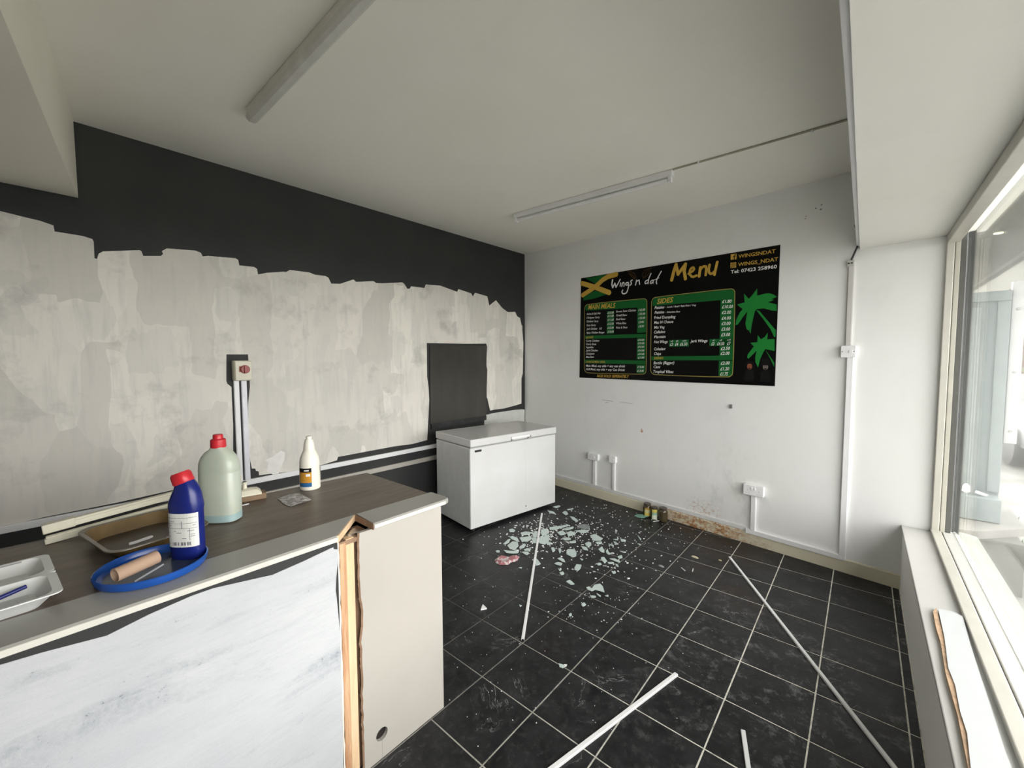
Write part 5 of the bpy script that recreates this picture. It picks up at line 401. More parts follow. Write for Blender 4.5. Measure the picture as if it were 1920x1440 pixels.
# ------------------------------------------------------------------ outdoors
gr = MB().box(-14, 40, -40, -1.3, -.25, -.12); gr = gr.build('street_ground', None or plain('wet_grey_paving', (.20, .20, .185), .7, .3, 1.5)); struct(gr, 'grey concrete forecourt and road outside the window', 'ground')
MB().box(-12, 2.2, -5.0, -1.3, -.12, -.10).build('bounce_apron', plain('pale_bounce_ground', (.38, .375, .35), .8, .15, 2), gr)  # unseen pale ground added to throw daylight up to the ceiling
MB().box(6.0, 40, -40, -6.4, -.12, -.10).build('road', plain('grey_asphalt', (.055, .057, .057), .8, .12, 3), gr)
MB().box(5.0, 40, -3.6, -3.45, -.12, -.06).build('kerb', plain('pale_kerb', (.15, .15, .14), .7), gr)
so = MB().prism([(-1.30, 2.46), (-1.30, 2.60), (-1.73, 2.60), (-1.73, 2.43), (-1.68, 2.43), (-1.68, 2.46)], -7, 30, 'yz').build('shop_canopy', plain('dark_grey_soffit', (.055, .055, .047), .5)); struct(so, 'dark grey canopy soffit above the shop window outside', 'canopy')
MB().box(-7, 30, -2.08, -1.73, 2.47, 2.60).build('canopy_lip', plain('pale_grey_soffit', (.30, .30, .27), .6), so)
dl = MB().lathe([(.022, 0), (.022, -.006), (.015, -.008)], 14)
tl = NT('lit_downlight'); tl.b.inputs['Emission Color'].default_value = (.9, 1, .55, 1); tl.b.inputs['Emission Strength'].default_value = 2.0; tl.col((.8, .8, .6))
dl = dl.build('downlight', tl.m, None, True); dl.location = (2.05, -1.42, 2.459); tag(dl, 'small greenish downlight in the dark canopy outside', 'light')
# grey-blue timber pilaster of the neighbouring shopfront, with white shutter rail
XP = 3.0
def pxy(y): return y
gb = plain('grey_blue_timber_paint', (.17, .20, .205), .5, .05)
pl = empty('shopfront_pilaster', (XP, -1.3, -.12), 'grey-blue panelled pilaster of the next shopfront outside', 'pilaster')
def PB(x0, x1, y0, y1, z0, z1): return MB().rbox(x0-XP, x1-XP, y0+1.3, y1+1.3, z0+.12, z1+.12, .006, 2)
PB(XP, XP+.35, -1.655, -1.3, .335, 2.18).build('post', gb, pl)
PB(XP-.02, XP, -1.655, -1.585, .54, 2.10).build('panel', gb, pl)
PB(XP-.02, XP, -1.50, -1.42, .54, 2.06).build('panel', gb, pl)
PB(XP-.03, XP, -1.655, -1.40, 2.10, 2.18).build('head_board', gb, pl)
PB(XP-.20, XP, -1.64, -1.38, .335, .52).build('plinth', gb, pl)
PB(XP-.05, XP+.3, -1.42, -1.30, .335, 2.18).build('edge_stile', plain('pale_green_trim', (.50, .55, .50), .5), pl)
rail = empty('shutter_rail', (XP+.04, -1.697, .95), 'white shutter rail with bolt heads on the outdoor pilaster', 'rail')
MB().rbox(-.03, .03, -.036, .036, .0, 1.30, .006, 2).build('channel', plain('weathered_white_rail', (.42, .43, .43), .4), rail)
for z in (.10, .58, 1.08): MB().lathe([(.012, 0), (.010, .006)], 8).build('bolt_head', M['gasket'], rail).matrix_local = Matrix.Translation((-.031, 0, z)) @ Matrix.Rotation(R(-90), 4, 'Y')
lg = empty('stone_ledge', (0, 0, 0), 'pale stone ledge at the foot of the outdoor pilaster', 'ledge')
MB().prism([(2.45, -1.32), (2.50, -1.48), (2.80, -1.76), (3.36, -1.80), (3.45, -1.66), (3.45, -1.32)], .27, .33, 'xy').build('slab', plain('pale_stone', (.20, .195, .18), .7, .1, 5), lg)
MB().box(2.55, 3.40, -1.72, -1.30, -.12, .27).build('base', plain('grey_render', (.12, .12, .11), .8), lg)
cp = empty('paper_litter', (2.90, -1.46, .52), 'crumpled white paper litter at the pilaster foot outside', 'litter')
MB().lathe([(.01, 0), (.035, .02), (.03, .06), (.012, .08)], 7, 1, .7).build('wad', M['plastic_white'], cp)
MB().tube([(-.02, -.05, .03), (-.03, -.11, .01)], .012, 6).build('twist', M['plastic_white'], cp)
wd = MB()
for k in range(260):
    x = rnd.uniform(2.3, 4.6); y = rnd.uniform(-2.25, -1.83); h = rnd.uniform(.03, .12); a = rnd.uniform(0, 6.28); w_ = rnd.uniform(.008, .02)
    wd.add([(x, y, -.12), (x+math.cos(a)*w_, y+math.sin(a)*w_, -.12+h*.5), (x+math.cos(a+.8)*w_*2.2, y+math.sin(a+.8)*w_*2.2, -.12+h), (x-math.sin(a)*w_, y+math.cos(a)*w_, -.12+h*.55)], [(0, 1, 2, 3)])
wd = wd.build('weeds', plain('green_weeds', (.07, .11, .035), .7, .3, 9), fix=False); tag(wd, 'low green weeds growing along the foot of the shopfront outside', 'weeds', kind='stuff')
# houses, hedge and a parked car across the road
hs = empty('brick_house', (30, -8, -.12), 'red brick house with grey roof across the road', 'building')
MB().box(-3, 7, -5, 5, 0, 5.2).build('wall', plain('red_brick_wall', (.10, .05, .04), .8, .15, 2), hs)
MB().prism([(-5.4, 5.2), (5.4, 5.2), (0, 8.2)], -3.4, 7.4, 'yz').build('roof', plain('grey_roof_tile', (.05, .05, .052), .8), hs)
for y in (-3.2, -.6, 2.2):
    for z in (1.0, 3.4):
        f_ = MB().box(-3.08, -2.98, y, y+1.2, z, z+1.2).build('window_frame', M['plastic_white'], hs); MB().box(-3.10, -3.07, y+.12, y+1.08, z+.12, z+1.08).build('pane', M['black'], f_)
hd = MB()
for k in range(900):
    x = rnd.uniform(15, 17.0); y = rnd.uniform(-12, -3.0); z = rnd.uniform(-.1, 2.6+.5*math.sin(y*1.7)); s_ = rnd.uniform(.08, .22)
    n_ = Vector((rnd.gauss(0, 1), rnd.gauss(0, 1), rnd.gauss(0, 1))).normalized(); a_ = n_.orthogonal().normalized(); b_ = n_.cross(a_)
    p = Vector((x, y, z)); hd.add([p-a_*s_, p-b_*s_*.5, p+a_*s_, p+b_*s_*.5], [(0, 1, 2, 3)])
hd = hd.build('hedge', plain('yellow_green_leaves', (.085, .09, .035), .7, .35, 1.2), fix=False); tag(hd, 'yellow-green hedge across the road outside', 'hedge', kind='stuff')
car = empty('car', (9.6, -3.4, -.10), 'silver car parked at the kerb outside', 'car')
body = [(-2.1, .35), (-2.15, .75), (-1.9, .92), (-1.1, 1.0), (-.5, 1.42), (.9, 1.45), (1.7, 1.02), (2.1, .95), (2.15, .4)]
cb = MB(); cb.loft([[(u, -.85*s_, v if v < 1.1 else 1.1+(v-1.1)*k_) for u, v in body] for s_, k_ in ((1, .0), (.92, .9), (0, 1), (-.92, .9), (-1, 0))]); cb.build('body', plain('silver_car_paint', (.08, .083, .086), .3), car, True)
cw = MB().prism([(-1.02, 1.02), (-.46, 1.39), (.85, 1.41), (1.5, 1.04)], -.82, .82, 'xz'); cw.build('glazing', M['black'], car)
for u in (-1.35, 1.35):
    for s_ in (-.8, .8):
        w_ = MB().lathe([(.30, -.1), (.32, -.07), (.32, .07), (.30, .1)], 18).build('wheel', M['black'], car, True); w_.matrix_local = Matrix.Translation((u, s_, .32)) @ Matrix.Rotation(R(90), 4, 'X')
car.rotation_euler.z = R(4)

# ------------------------------------------------------------------ back wall fittings
hb = empty('hatch_board', FDat(0, 0), 'dark glossy board closing the serving hatch behind the freezer', 'board')
q = HATCH; MB().prism(q, -.014, -.001, 'xz').build('panel', M['hatch'], hb)
fx = [(q[3][0]+.01, q[3][1]), (q[2][0], q[2][1]), (q[2][0], q[2][1]-.055), (q[3][0]+.01, q[3][1]-.06)]
MB().prism(fx, -.022, -.001, 'xz').build('bottom_batten', plain('scuffed_black_paint', (.03, .03, .032), .4, .5, 14), hb)
for u, z in ((q[0][0]+.045, q[0][1]-.03), (q[1][0]-.05, q[1][1]-.04)): MB().lathe([(.008, 0), (.006, .004)], 8).build('screw', M['black'], hb).matrix_local = Matrix.Translation((u, -.014, z)) @ Matrix.Rotation(R(90), 4, 'X')
def trunk(name, F_, u0, u1, z0, z1, dp, m, label, group=None, par=None):
    """cable trunking: base channel with a slightly narrower clipped-on lid"""
    o = MB(); o.box(u0, u1, -dp*.8, 0, z0, z1)
    lidm = MB(); r_ = .0025
    if (u1-u0) > (z1-z0): lidm.rbox(u0+.001, u1-.001, -dp, -dp*.78, z0+.002, z1-.002, r_, 2, 0)
    else: lidm.rbox(u0+.002, u1-.002, -dp, -dp*.78, z0+.001, z1-.001, r_, 2, 2)
    e = empty(name, F_, label, 'trunking', group); o.build('base', m, e); lidm.build('lid', m, e); return e
trunk('cable_trunking', FD, -6.8, -1.56, .660, .703, .022, M['plastic_white'], 'upper long white trunking running along the charcoal wall')
trunk('cable_trunking', FD, -6.8, -1.56, .527, .574, .022, M['counter_white'], 'lower long white trunking strip just above the counter back edge')
trunk('cable_trunking', FD, -3.487, -3.452, .703, 1.492, .026, M['plastic_white'], 'left one of two vertical white trunkings under the red rotary switch')
trunk('cable_trunking', FD, -3.437, -3.400, .703, 1.492, .022, plain('bluish_white_plastic', (.76, .76, .82), .3), 'right one of two vertical white trunkings under the red rotary switch')
sw = empty('isolator_switch', FDat(-3.4335, 1.492), 'cream isolator switch box with a red rotary knob', 'switch')
MB().rbox(-.058, .058, -.07, 0, 0, .155, .008, 3, 1).build('box', M['plastic_cream'], sw)
MB().rbox(-.055, .055, -.082, -.068, .003, .152, .008, 3, 1).build('cover', M['plastic_cream'], sw)
def facing(o, u, y, z): o.matrix_local = Matrix.Translation((u, y, z)) @ Matrix.Rotation(R(90), 4, 'X'); return o
red = plain('faded_red_plastic', (.30, .04, .03), .4, .2, 30)
kb = facing(MB().lathe([(.032, 0), (.032, .012), (.028, .016)], 22).build('rotary_knob', red, sw, True), .008, -.082, .088)
MB().rbox(-.008, .008, -.028, .028, .016, .026, .003, 2).build('grip', red, kb)
MB().rbox(-.030, -.006, -.085, -.082, .066, .112, .003, 2, 1).build('mounting_plate', plain('orange_red_plate', (.40, .13, .06), .5), sw)

# ------------------------------------------------------------------ right wall fittings
trunk('cable_trunking', FM, .04, 2.885, .106, .146, .012, M['old_trunking'], 'painted-over trunking on top of the skirting, left of the double socket')
trunk('cable_trunking', FM, 2.885, 3.585, .092, .134, .024, M['plastic_white'], 'bright white trunking along the skirting between double socket and corner pipe')
trunk('cable_trunking', FM, 3.543, 3.585, .134, 1.655, .024, M['plastic_white'], 'tall vertical white trunking below the switched spur box')
trunk('cable_trunking', FM, 3.530, 3.566, 1.735, 2.345, .022, M['white_gloss'], 'vertical white trunking above the switched spur box')
trunk('cable_trunking', FM, 2.922, 2.962, .134, .45, .024, M['plastic_white'], 'short vertical white trunking under the double socket')
trunk('cable_trunking', FM, 1.200, 1.242, .146, .455, .020, M['plastic_white'], 'short vertical trunking under the left spur plate beside the freezer')
trunk('cable_trunking', FM, 1.476, 1.510, .146, .466, .020, M['plastic_white'], 'short vertical trunking under the small spur plate right of the freezer')
ds = empty('double_socket', FMat(2.945, .449), 'white double wall socket above the skirting near the floor strip', 'socket')
MB().rbox(-.078, .078, -.036, 0, 0, .088, .006, 3, 1).build('back_box', M['plastic_white'], ds)
MB().rbox(-.080, .080, -.044, -.034, -.002, .090, .006, 3, 1).build('face_plate', M['plastic_white'], ds)
for s_ in (-1, 1):
    MB().rbox(s_*.012-.007, s_*.012+.007, -.049, -.043, .050, .072, .002, 2, 1).build('rocker', M['plastic_white'], ds)
    for dx, dz, w_, h_ in ((0, .038, .003, .008), (-.011, .018, .007, .003), (.011, .018, .007, .003)):
        MB().box(s_*.045+dx-w_/2, s_*.045+dx+w_/2, -.0446, -.0435, dz, dz+h_).build('pin_slot', M['gasket'], ds)
def spur(u, z, w_, h_, label):
    e = empty('spur_outlet', FMat(u, z), label, 'socket')
    MB().rbox(-w_/2+.002, w_/2-.002, -.030, 0, .002, h_-.002, .005, 3, 1).build('back_box', M['plastic_white'], e)
    MB().rbox(-w_/2, w_/2, -.039, -.029, 0, h_, .005, 3, 1).build('face_plate', M['plastic_white'], e)
    MB().rbox(.004, .028, -.043, -.038, h_*.35, h_*.62, .002, 2, 1).build('fuse_carrier', M['plastic_white'], e)
    for s_ in (-1, 1): facing(MB().lathe([(.004, 0), (.003, .002)], 8).build('screw', M['metal'], e), s_*w_*.38, -.039, h_*.5)
    return e
spur(1.215, .450, .150, .078, 'wide white spur plate low on the wall nearest the freezer')
spur(1.485, .464, .088, .078, 'small square white spur plate, second from the freezer')
spur(3.553, 1.650, .088, .088, 'white switched spur box on the tall vertical trunking')
# loose cable ending in a connector block
cb = empty('hanging_cable', FMat(3.545, 2.355), 'black cable hanging from the beam to a small connector above the trunking', 'cable')
MB().tube([(.02, -.05, .26), (.035, -.045, .19), (.038, -.045, .13), (.034, -.04, .10), (.015, -.03, .05), (.0, -.022, .012)], .0065, 8).build('lead', M['black'], cb, True)
MB().rbox(-.022, .018, -.03, 0, -.03, .014, .004, 2, 1).build('connector_block', plain('grey_connector', (.45, .45, .42), .5), cb)
for s_ in (-.012, .006): facing(MB().lathe([(.006, 0), (.005, .003)], 8).build('terminal_screw', M['black'], cb), s_, -.030, -.008)
hk = empty('wall_clip', FMat(2.732, 1.195), 'small dark grey clip fixed to the wall below the menu board', 'clip')
MB().rbox(-.010, .010, -.012, 0, 0, .036, .003, 2, 1).build('body', plain('dark_grey_plastic', (.10, .10, .10), .5), hk)
for k in range(3): MB().box(-.008, .008, -.0145, -.012, .006+k*.011, .011+k*.011).build('rib', M['gasket'], hk)

# ------------------------------------------------------------------ menu board
bu0 = BOARD[0][0]; bu1 = (BOARD[1][0]+BOARD[2][0])/2; bz1 = (BOARD[0][1]+BOARD[1][1])/2; bz0 = (BOARD[2][1]+BOARD[3][1])/2
mbd = empty('menu_board', FM, 'wide black menu board with green panels, palm trees and gold lettering', 'menu')
def PM(name, c, r_=.5):
    t_ = NT(name, r_, .12); t_.col(c); return t_.m
pw = PM('print_white', (.80, .80, .78)); pg = PM('print_gold', (.60, .38, .07)); pgr = PM('print_green', (.010, .115, .025)); pgl = PM('print_leaf_green', (.015, .20, .035)); pbr = PM('print_brown', (.12, .06, .015)); pdk = PM('print_dark_grey', (.008, .008, .008)); pfa = PM('print_face_brown', (.22, .07, .035)); pf2 = PM('print_face_grey', (.16, .13, .12)); pfr = PM('print_frame_gold', (.33, .27, .08))
zt_ = lambda u: BOARD[0][1]+(BOARD[1][1]-BOARD[0][1])*(u-bu0)/(bu1-bu0)
MB().prism([BOARD[3], BOARD[2], BOARD[1], BOARD[0]], -.005, -.0005, 'xz').build('backing', PM('gloss_black_print', (.0035, .0035, .0035), .35), mbd)
YB = -.0054
for p in GREENS: MB().flat(p, YB).build('green_panel', pgr, mbd, fix=False)
for q_ in (PALMS[:2], PALMS[2:]):
    b_ = MB(); [b_.flat(p, YB-.0001) for p in q_]; b_.build('palm_tree', pgl, mbd, fix=False)
for q_, nm in ((GOLDSTROKES[:9], 'menu_title'), (GOLDSTROKES[9:], 'gold_cross')):
    b_ = MB(); [b_.ribbon(p, w_, YB-.0002-i*.00002) for i, (p, w_) in enumerate(q_)]; b_.build(nm, pg, mbd, fix=False)
b_ = MB(); [b_.ribbon(p, w_, YB-.0004) for p, w_ in WHITESTROKES]; b_.build('shop_name_lettering', pw, mbd, fix=False)
for q_ in (BROWNSTROKES[:2], BROWNSTROKES[2:]):
    b_ = MB(); [b_.ribbon(p, w_*.7, YB-.0003) for p, w_ in q_]; b_.build('wing_outline', pbr, mbd, fix=False)
for p in GOLDFRAMES: MB().ribbon(p+[p[0]], .0065, YB-.0005).build('gold_frame', pfr, mbd, fix=False)
for p in (ICONF, ICONI): MB().flat(p, YB-.0002).build('social_icon', pg, mbd, fix=False)
cx = sum(p[0] for p in ICONF)/4; cz = sum(p[1] for p in ICONF)/4; blk = PM('print_black', (.004, .004, .004))
b_ = MB(); b_.ribbon([(cx+.006, cz-.022), (cx+.006, cz+.004), (cx+.010, cz+.014), (cx+.017, cz+.016)], .008, YB-.0004); b_.ribbon([(cx-.004, cz+.001), (cx+.015, cz+.001)], .006, YB-.0005)
cx = sum(p[0] for p in ICONI)/4; cz = sum(p[1] for p in ICONI)/4; s_ = .017
b_.ribbon([(cx-s_, cz-s_), (cx+s_, cz-s_), (cx+s_, cz+s_), (cx-s_, cz+s_), (cx-s_, cz-s_)], .004, YB-.0004)
b_.ribbon([(cx+.008*math.cos(a*.785), cz+.008*math.sin(a*.785)) for a in range(9)], .004, YB-.0005); b_.build('icon_marks', blk, mbd, fix=False)
b_ = MB()
for i, (p, mi) in enumerate(zip(FACES, (0, 1))):
    b_.mi = mi; b_.flat([(p[0]+.021*math.cos(k*.5236), p[1]+.027*math.sin(k*.5236)) for k in range(12)], YB-.0006)
    b_.mi = 2; b_.flat([(p[0]+.010*math.cos(k*.5236), p[1]-.018+.006*math.sin(k*.5236)) for k in range(12)], YB-.0007)
    for s_ in (-.008, .008): b_.flat([(p[0]+s_+.003*math.cos(k*1.047), p[1]+.004+.002*math.sin(k*1.047)) for k in range(6)], YB-.0007)
    b_.flat([(p[0]-.040, p[1]-.13), (p[0]+.040, p[1]-.13), (p[0]+.038, p[1]-.05), (p[0]+.015, p[1]-.03), (p[0]-.015, p[1]-.03), (p[0]-.038, p[1]-.05)], YB-.00045)
for p in HATS: b_.flat(p, YB-.0008)
b_.build('printed_figures', [pfa, pf2, pdk], mbd, fix=False)
# lettering
def text_meshes(items):
    made = []
    for it in items:
        c_ = bpy.data.curves.new('t', 'FONT'); c_.body = it[0]; c_.size = 1; c_.resolution_u = 2; c_.offset = .012 if it[6] < .025 else .016
        c_.shear = .22 if it[7] else 0; o = bpy.data.objects.new('t', c_); COL.objects.link(o); made.append(o)
    bpy.context.view_layer.update(); dg = bpy.context.evaluated_depsgraph_get()
    res = {'W': MB(), 'G': MB()}
    for it, o in zip(items, made):
        me = bpy.data.meshes.new_from_object(o.evaluated_get(dg)); vs = [v.co.copy() for v in me.vertices]
        x0 = min(v.x for v in vs); x1 = max(v.x for v in vs)
        sx = (it[4]-it[2])/(x1-x0); sz = it[6]/.70; zb = (it[3]+it[5])/2
        res[it[1]].add([(it[2]+(v.x-x0)*sx, YB-.0006, it[3]+(it[5]-it[3])*(v.x-x0)/(x1-x0)+v.y*sz) for v in vs], [tuple(p.vertices) for p in me.polygons])
        bpy.data.meshes.remove(me)
    for o in made: c_ = o.data; bpy.data.objects.remove(o); bpy.data.curves.remove(c_)
    return res
rt = text_meshes(TEXTS)
for k_, m_, nm in (('W', pw, 'white_lettering'), ('G', pg, 'gold_lettering')): rt[k_].build(nm, m_, mbd, fix=False)['kind'] = 'stuff'

# ------------------------------------------------------------------ ceiling lights and conduit
def batten(x, y0, y1, w_, label, body, tube_on):
    ln = y1-y0; zc_ = (zc(y0)+zc(y1))/2
    e = empty('ceiling_light', Matrix.Translation((x, (y0+y1)/2, zc_)) @ Matrix.Rotation(math.atan(.025), 4, 'X'), label, 'light'); h = ln/2
    MB().rbox(-w_/2, w_/2, -h, h, -.045, .0, .006, 2, 1).build('housing', body, e)
    if tube_on: MB().tube([(0, -h+.03, -.066), (0, h-.03, -.066)], .015, 12).build('tube', M['plastic_white'], e, True)
    else: MB().prism([(-.030, -.045), (-.027, -.062), (-.014, -.072), (.014, -.072), (.027, -.062), (.030, -.045)], -h+.004, h-.004, 'xz').build('diffuser', plain('cloudy_diffuser', (.60, .60, .56), .4), e)
    for s_ in (-1, 1):
        if tube_on: MB().rbox(-.016, .016, s_*(h-.014)-.014, s_*(h-.014)+.014, -.086, -.043, .005, 2, 1).build('lamp_holder', M['plastic_white'], e)
        MB().rbox(-w_/2-.002, w_/2+.002, s_*(h+.002)-.004, s_*(h+.002)+.004, -.047, 0, .003, 2, 1).build('end_cap', M['plastic_white'], e)
    return e
batten(-1.228, .43, 1.93, .058, 'ceiling light batten nearest the camera, at the top left', plain('dull_batten_paint', (.66, .65, .60), .4), False)
batten(1.045, .34, 1.865, .05, 'slim ceiling light batten near the menu wall', M['plastic_white'], True)
cn = empty('ceiling_conduit', Matrix.Translation((1.025, -.19, zc(-.19))) @ Matrix.Rotation(math.atan(.025), 4, 'X'), 'thin cable run on the ceiling from the light batten to the beam', 'cable')
MB().tube([(0, .52, -.006), (.0, .1, -.006), (-.01, -.54, -.006)], .0065, 8).build('cable', plain('dull_cream_cable', (.38, .36, .28), .5), cn, True)
for y in (.34, -.31): MB().rbox(-.012, .012, y-.006, y+.006, -.018, 0, .003, 2).build('cable_clip', M['plastic_white'], cn)
bt = empty('beam_trunking', (0, -.733, 2.462), 'narrow white trunking along the inner edge of the window beam', 'trunking')
MB().box(XL, 1.89, .0, .016, 0, .028).build('base', M['plastic_white'], bt); MB().rbox(XL, 1.888, .014, .020, .002, .026, .002, 2, 0).build('lid', M['plastic_white'], bt)

# ------------------------------------------------------------------ chest freezer
FZ = frame((.512, 1.978, 0), (.988, -.155)); L = 1.153; Dp = .64
fz = empty('chest_freezer', FZ, 'white chest freezer with a stained lid standing by the hatch', 'freezer')
MB().rbox(0, L, .008, Dp, .035, .812, .008, 3).build('body', [M['enamel']], fz, True)
MB().rbox(-.0012, .002, .018, Dp-.01, .045, .80, .0006, 1).build('side_panel', M['freezer_side'], fz)
MB().box(.01, L-.01, .018, Dp-.01, .812, .826).build('seal', M['gasket'], fz)
MB().rbox(-.004, L+.004, -.004, Dp+.006, .826, .897, .010, 3).build('lid', M['enamel'], fz, True)
hh = MB(); hh.rbox(.49, .735, -.022, -.002, .842, .868, .006, 3, 0); hn = hh.build('handle', M['plastic_white'], fz, True)
for u in (.492, .716): MB().rbox(u, u+.02, -.018, 0, .825, .866, .003, 2, 1).build('handle_bracket', M['gasket'], hn)
facing(MB().lathe([(.010, 0), (.009, .006)], 12).build('lock', M['metal'], fz), .76, -.004, .842)
facing(MB().lathe([(.009, 0), (.008, .004)], 12).build('drain_plug', M['gasket'], fz), .704, .008, .10)
MB().rbox(.052, .130, .003, .009, .770, .790, .003, 2, 1).build('badge', M['black'], fz)
MB().box(.698, .7005, .0068, .009, .12, .70).build('front_seam', plain('grey_seam', (.68, .68, .67), .5), fz)  # thin strip stands for the faint vertical seam of the front
for u in (.06, L-.06):
    for y in (.06, Dp-.06): MB().lathe([(.02, 0), (.02, .02), (.014, .036)], 12, cx=u, cy=y).build('foot', M['black'], fz)

# ------------------------------------------------------------------ counter
ct = empty('shop_counter', (-.91, .665, 0), 'white shop counter with brown wood-effect worktop and a broken open front', 'counter')
def C(): return MB()
ox, oy = .91, -.665
def loc(o): o.location = (ox, oy, 0); return o
# left front panel with brush primer
loc(MB().box(-4.45, -1.395, .665, .680, 0, .975).build('front_panel', M['charcoal'], ct))
pr = loc(MB().prism(CPRIMER, .6642, .666, 'xz').build('primer_patch', M['counter_primer'], ct)); tag(pr, 'bluish white brushed primer over the charcoal counter front')
edge = []; zz_ = 0; 
while zz_ < .974: edge.append((-1.3945+rnd.uniform(-.0015, .0025), zz_)); zz_ += .035
loc(MB().prism([(-1.3995, 0)]+edge+[(-1.3945, .974), (-1.3995, .974)], .6635, .681, 'xz').build('torn_panel_edge', plain('torn_plaster_edge', (.74, .70, .62), .8), ct))
loc(MB().rbox(-1.390, -1.366, .668, .760, 0, .955, .002, 1).build('stud', M['pine_end'], ct))
loc(MB().rbox(-1.364, -1.331, .672, .760, 0, .965, .002, 1).build('stud', M['pine'], ct))
loc(MB().box(-1.331, -1.290, .700, .712, 0, .94).build('inner_board', M['brown_wood'], ct))
# right front panel with ragged left edge and a cable hole
zz_ = 0; rag = []
while zz_ < .965: rag.append((-1.3155+rnd.uniform(-.002, .004)+(.010 if .55 < zz_ < .74 else 0)*math.sin((zz_-.55)/.19*math.pi), zz_)); zz_ += .03
rag.append((-1.312, .975))
hc, hz, hr_ = -1.2365, .104, .0265
hole = [(hc+hr_*math.cos(a*math.pi/10+math.pi), hz+hr_*math.sin(a*math.pi/10+math.pi)) for a in range(20)]
# the outline runs from the bottom up to the hole, round it and back
pts = [(hc-.0004, 0)]+[(hc+hr_*math.cos(R(-91-a*358/24)), hz+hr_*math.sin(R(-91-a*358/24))) for a in range(25)]+[(hc+.0004, 0), (-.912, 0), (-.912, .975)]+rag[::-1]
loc(MB().prism(pts, .665, .681, 'xz').build('front_panel', M['counter_white'], ct))
loc(MB().lathe([(hr_*1.25, -.001), (hr_*1.25, .004)], 20).build('cable_hole', M['dark_hole'], ct)).matrix_local = Matrix.Translation((hc+ox, .688+oy, hz)) @ Matrix.Rotation(R(90), 4, 'X')
rg = MB(); 
for a, b in zip(rag, rag[1:]): rg.add([(a[0]-.006, .668, a[1]), (b[0]-.006-rnd.uniform(0, .003), .668, b[1]), (b[0], .664, b[1]), (a[0], .664, a[1])], [(0, 1, 2, 3)])
loc(rg.build('torn_panel_edge', M['brown_wood'], ct, fix=False))
loc(MB().box(-.930, -.912, .681, 1.33, 0, .975).build('end_panel', M['counter_white'], ct))
loc(MB().box(-4.45, -.93, 1.28, 1.30, 0, .965).build('back_panel', M['charcoal'], ct))
loc(MB().prism([(-1.30, .775), (-1.40, .67), (-1.26, .67), (-1.262, .775)], .945, .962, 'xy').build('recess_board', M['brown_wood'], ct))
loc(MB().box(-1.345, -1.285, .69, .74, .962, .970).build('bracket', M['metal'], ct))
# white ledge boards with bull-nosed front
def nosed(name, outline, m):
    return loc(MB().loft([[(x, y, .979) for x, y in outline[1]], [(x, y, .984) for x, y in outline[0]], [(x, y, .998) for x, y in outline[0]], [(x, y, 1.004) for x, y in outline[1]]]).build(name, m, ct))
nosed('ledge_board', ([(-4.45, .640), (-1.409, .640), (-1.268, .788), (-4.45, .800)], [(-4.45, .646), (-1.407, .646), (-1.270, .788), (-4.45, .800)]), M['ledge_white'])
def arc(cx, cy, r_, a0, a1, n=6): return [(cx+r_*math.cos(R(a0+(a1-a0)*i/n)), cy+r_*math.sin(R(a0+(a1-a0)*i/n))) for i in range(n+1)]
o1 = [(-1.264, .641)]+arc(-.905, .676, .035, -90, 0)+arc(-.885, .770, .015, 0, 90, 3)+[(-1.256, .790)]
o2 = [(-1.263, .647)]+arc(-.905, .676, .029, -90, 0)+arc(-.888, .770, .010, 0, 90, 3)+[(-1.256, .789)]
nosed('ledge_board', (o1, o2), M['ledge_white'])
fb_ = plain('window_lit_front_edge', (.62, .60, .55), .35)  # window light on the ledge front painted in as a brighter strip
loc(MB().rbox(-4.44, -1.408, .6385, .642, .982, .999, .0012, 1, 0).build('lit_edge_band', fb_, ct))
loc(MB().rbox(-1.262, -.905, .6385, .642, .983, .999, .0012, 1, 0).build('lit_edge_band', fb_, ct))
loc(MB().prism([(-1.262, .788), (-1.272, .788), (-1.412, .642), (-1.404, .642)], .978, 1.0035, 'xy').build('cut_edge', M['pine'], ct))
loc(MB().box(-1.2655, -1.2635, .643, .788, .978, 1.0035).build('cut_edge', M['brown_wood'], ct))
loc(MB().prism([(-4.45, .800), (-1.268, .788), (-.895, .787), (-.900, 1.338), (-1.43, 1.378), (-2.21, 1.420), (-4.45, 1.49)], .975, 1.003, 'xy').build('worktop', M['worktop'], ct))

# ------------------------------------------------------------------ things on the counter
ZT = 1.003
cb = empty('clear_bottle', Matrix.Translation((-1.640, 1.142, ZT)) @ Matrix.Rotation(R(-49), 4, 'Z'), 'large translucent detergent bottle with a red cap', 'bottle')
def sup(prof, n=28, e=3.2):
    rings = []
    for w_, d_, z in prof:
        rings.append([(math.copysign(abs(math.cos(2*math.pi*i/n))**(2/e), math.cos(2*math.pi*i/n))*w_, math.copysign(abs(math.sin(2*math.pi*i/n))**(2/e), math.sin(2*math.pi*i/n))*d_, z) for i in range(n)])
    return rings
t_ = NT('cloudy_translucent_plastic', .3, .5); t_.col(t_.mix(t_.ramp(t_.noise(t_.coord(), 6, 3), .3, .7), (.56, .62, .52), (.64, .68, .60))); t_.b.inputs['Transmission Weight'].default_value = .25; t_.b.inputs['Subsurface Weight'].default_value = .1
MB().loft(sup([(.062, .038, .002), (.069, .043, .006), (.071, .045, .05), (.071, .045, .195), (.069, .044, .200), (.071, .045, .206), (.069, .043, .235), (.060, .038, .260), (.046, .032, .278), (.028, .026, .290), (.024, .024, .298)])).build('body', t_.m, cb, True)
MB().loft(sup([(.063, .039, .003), (.0705, .0445, .007), (.0716, .0456, .03), (.0716, .0456, .034)])).build('liquid', plain('blue_green_liquid', (.32, .44, .44), .25), cb, True)
rc = plain('red_cap_plastic', (.52, .02, .03), .35, .1)
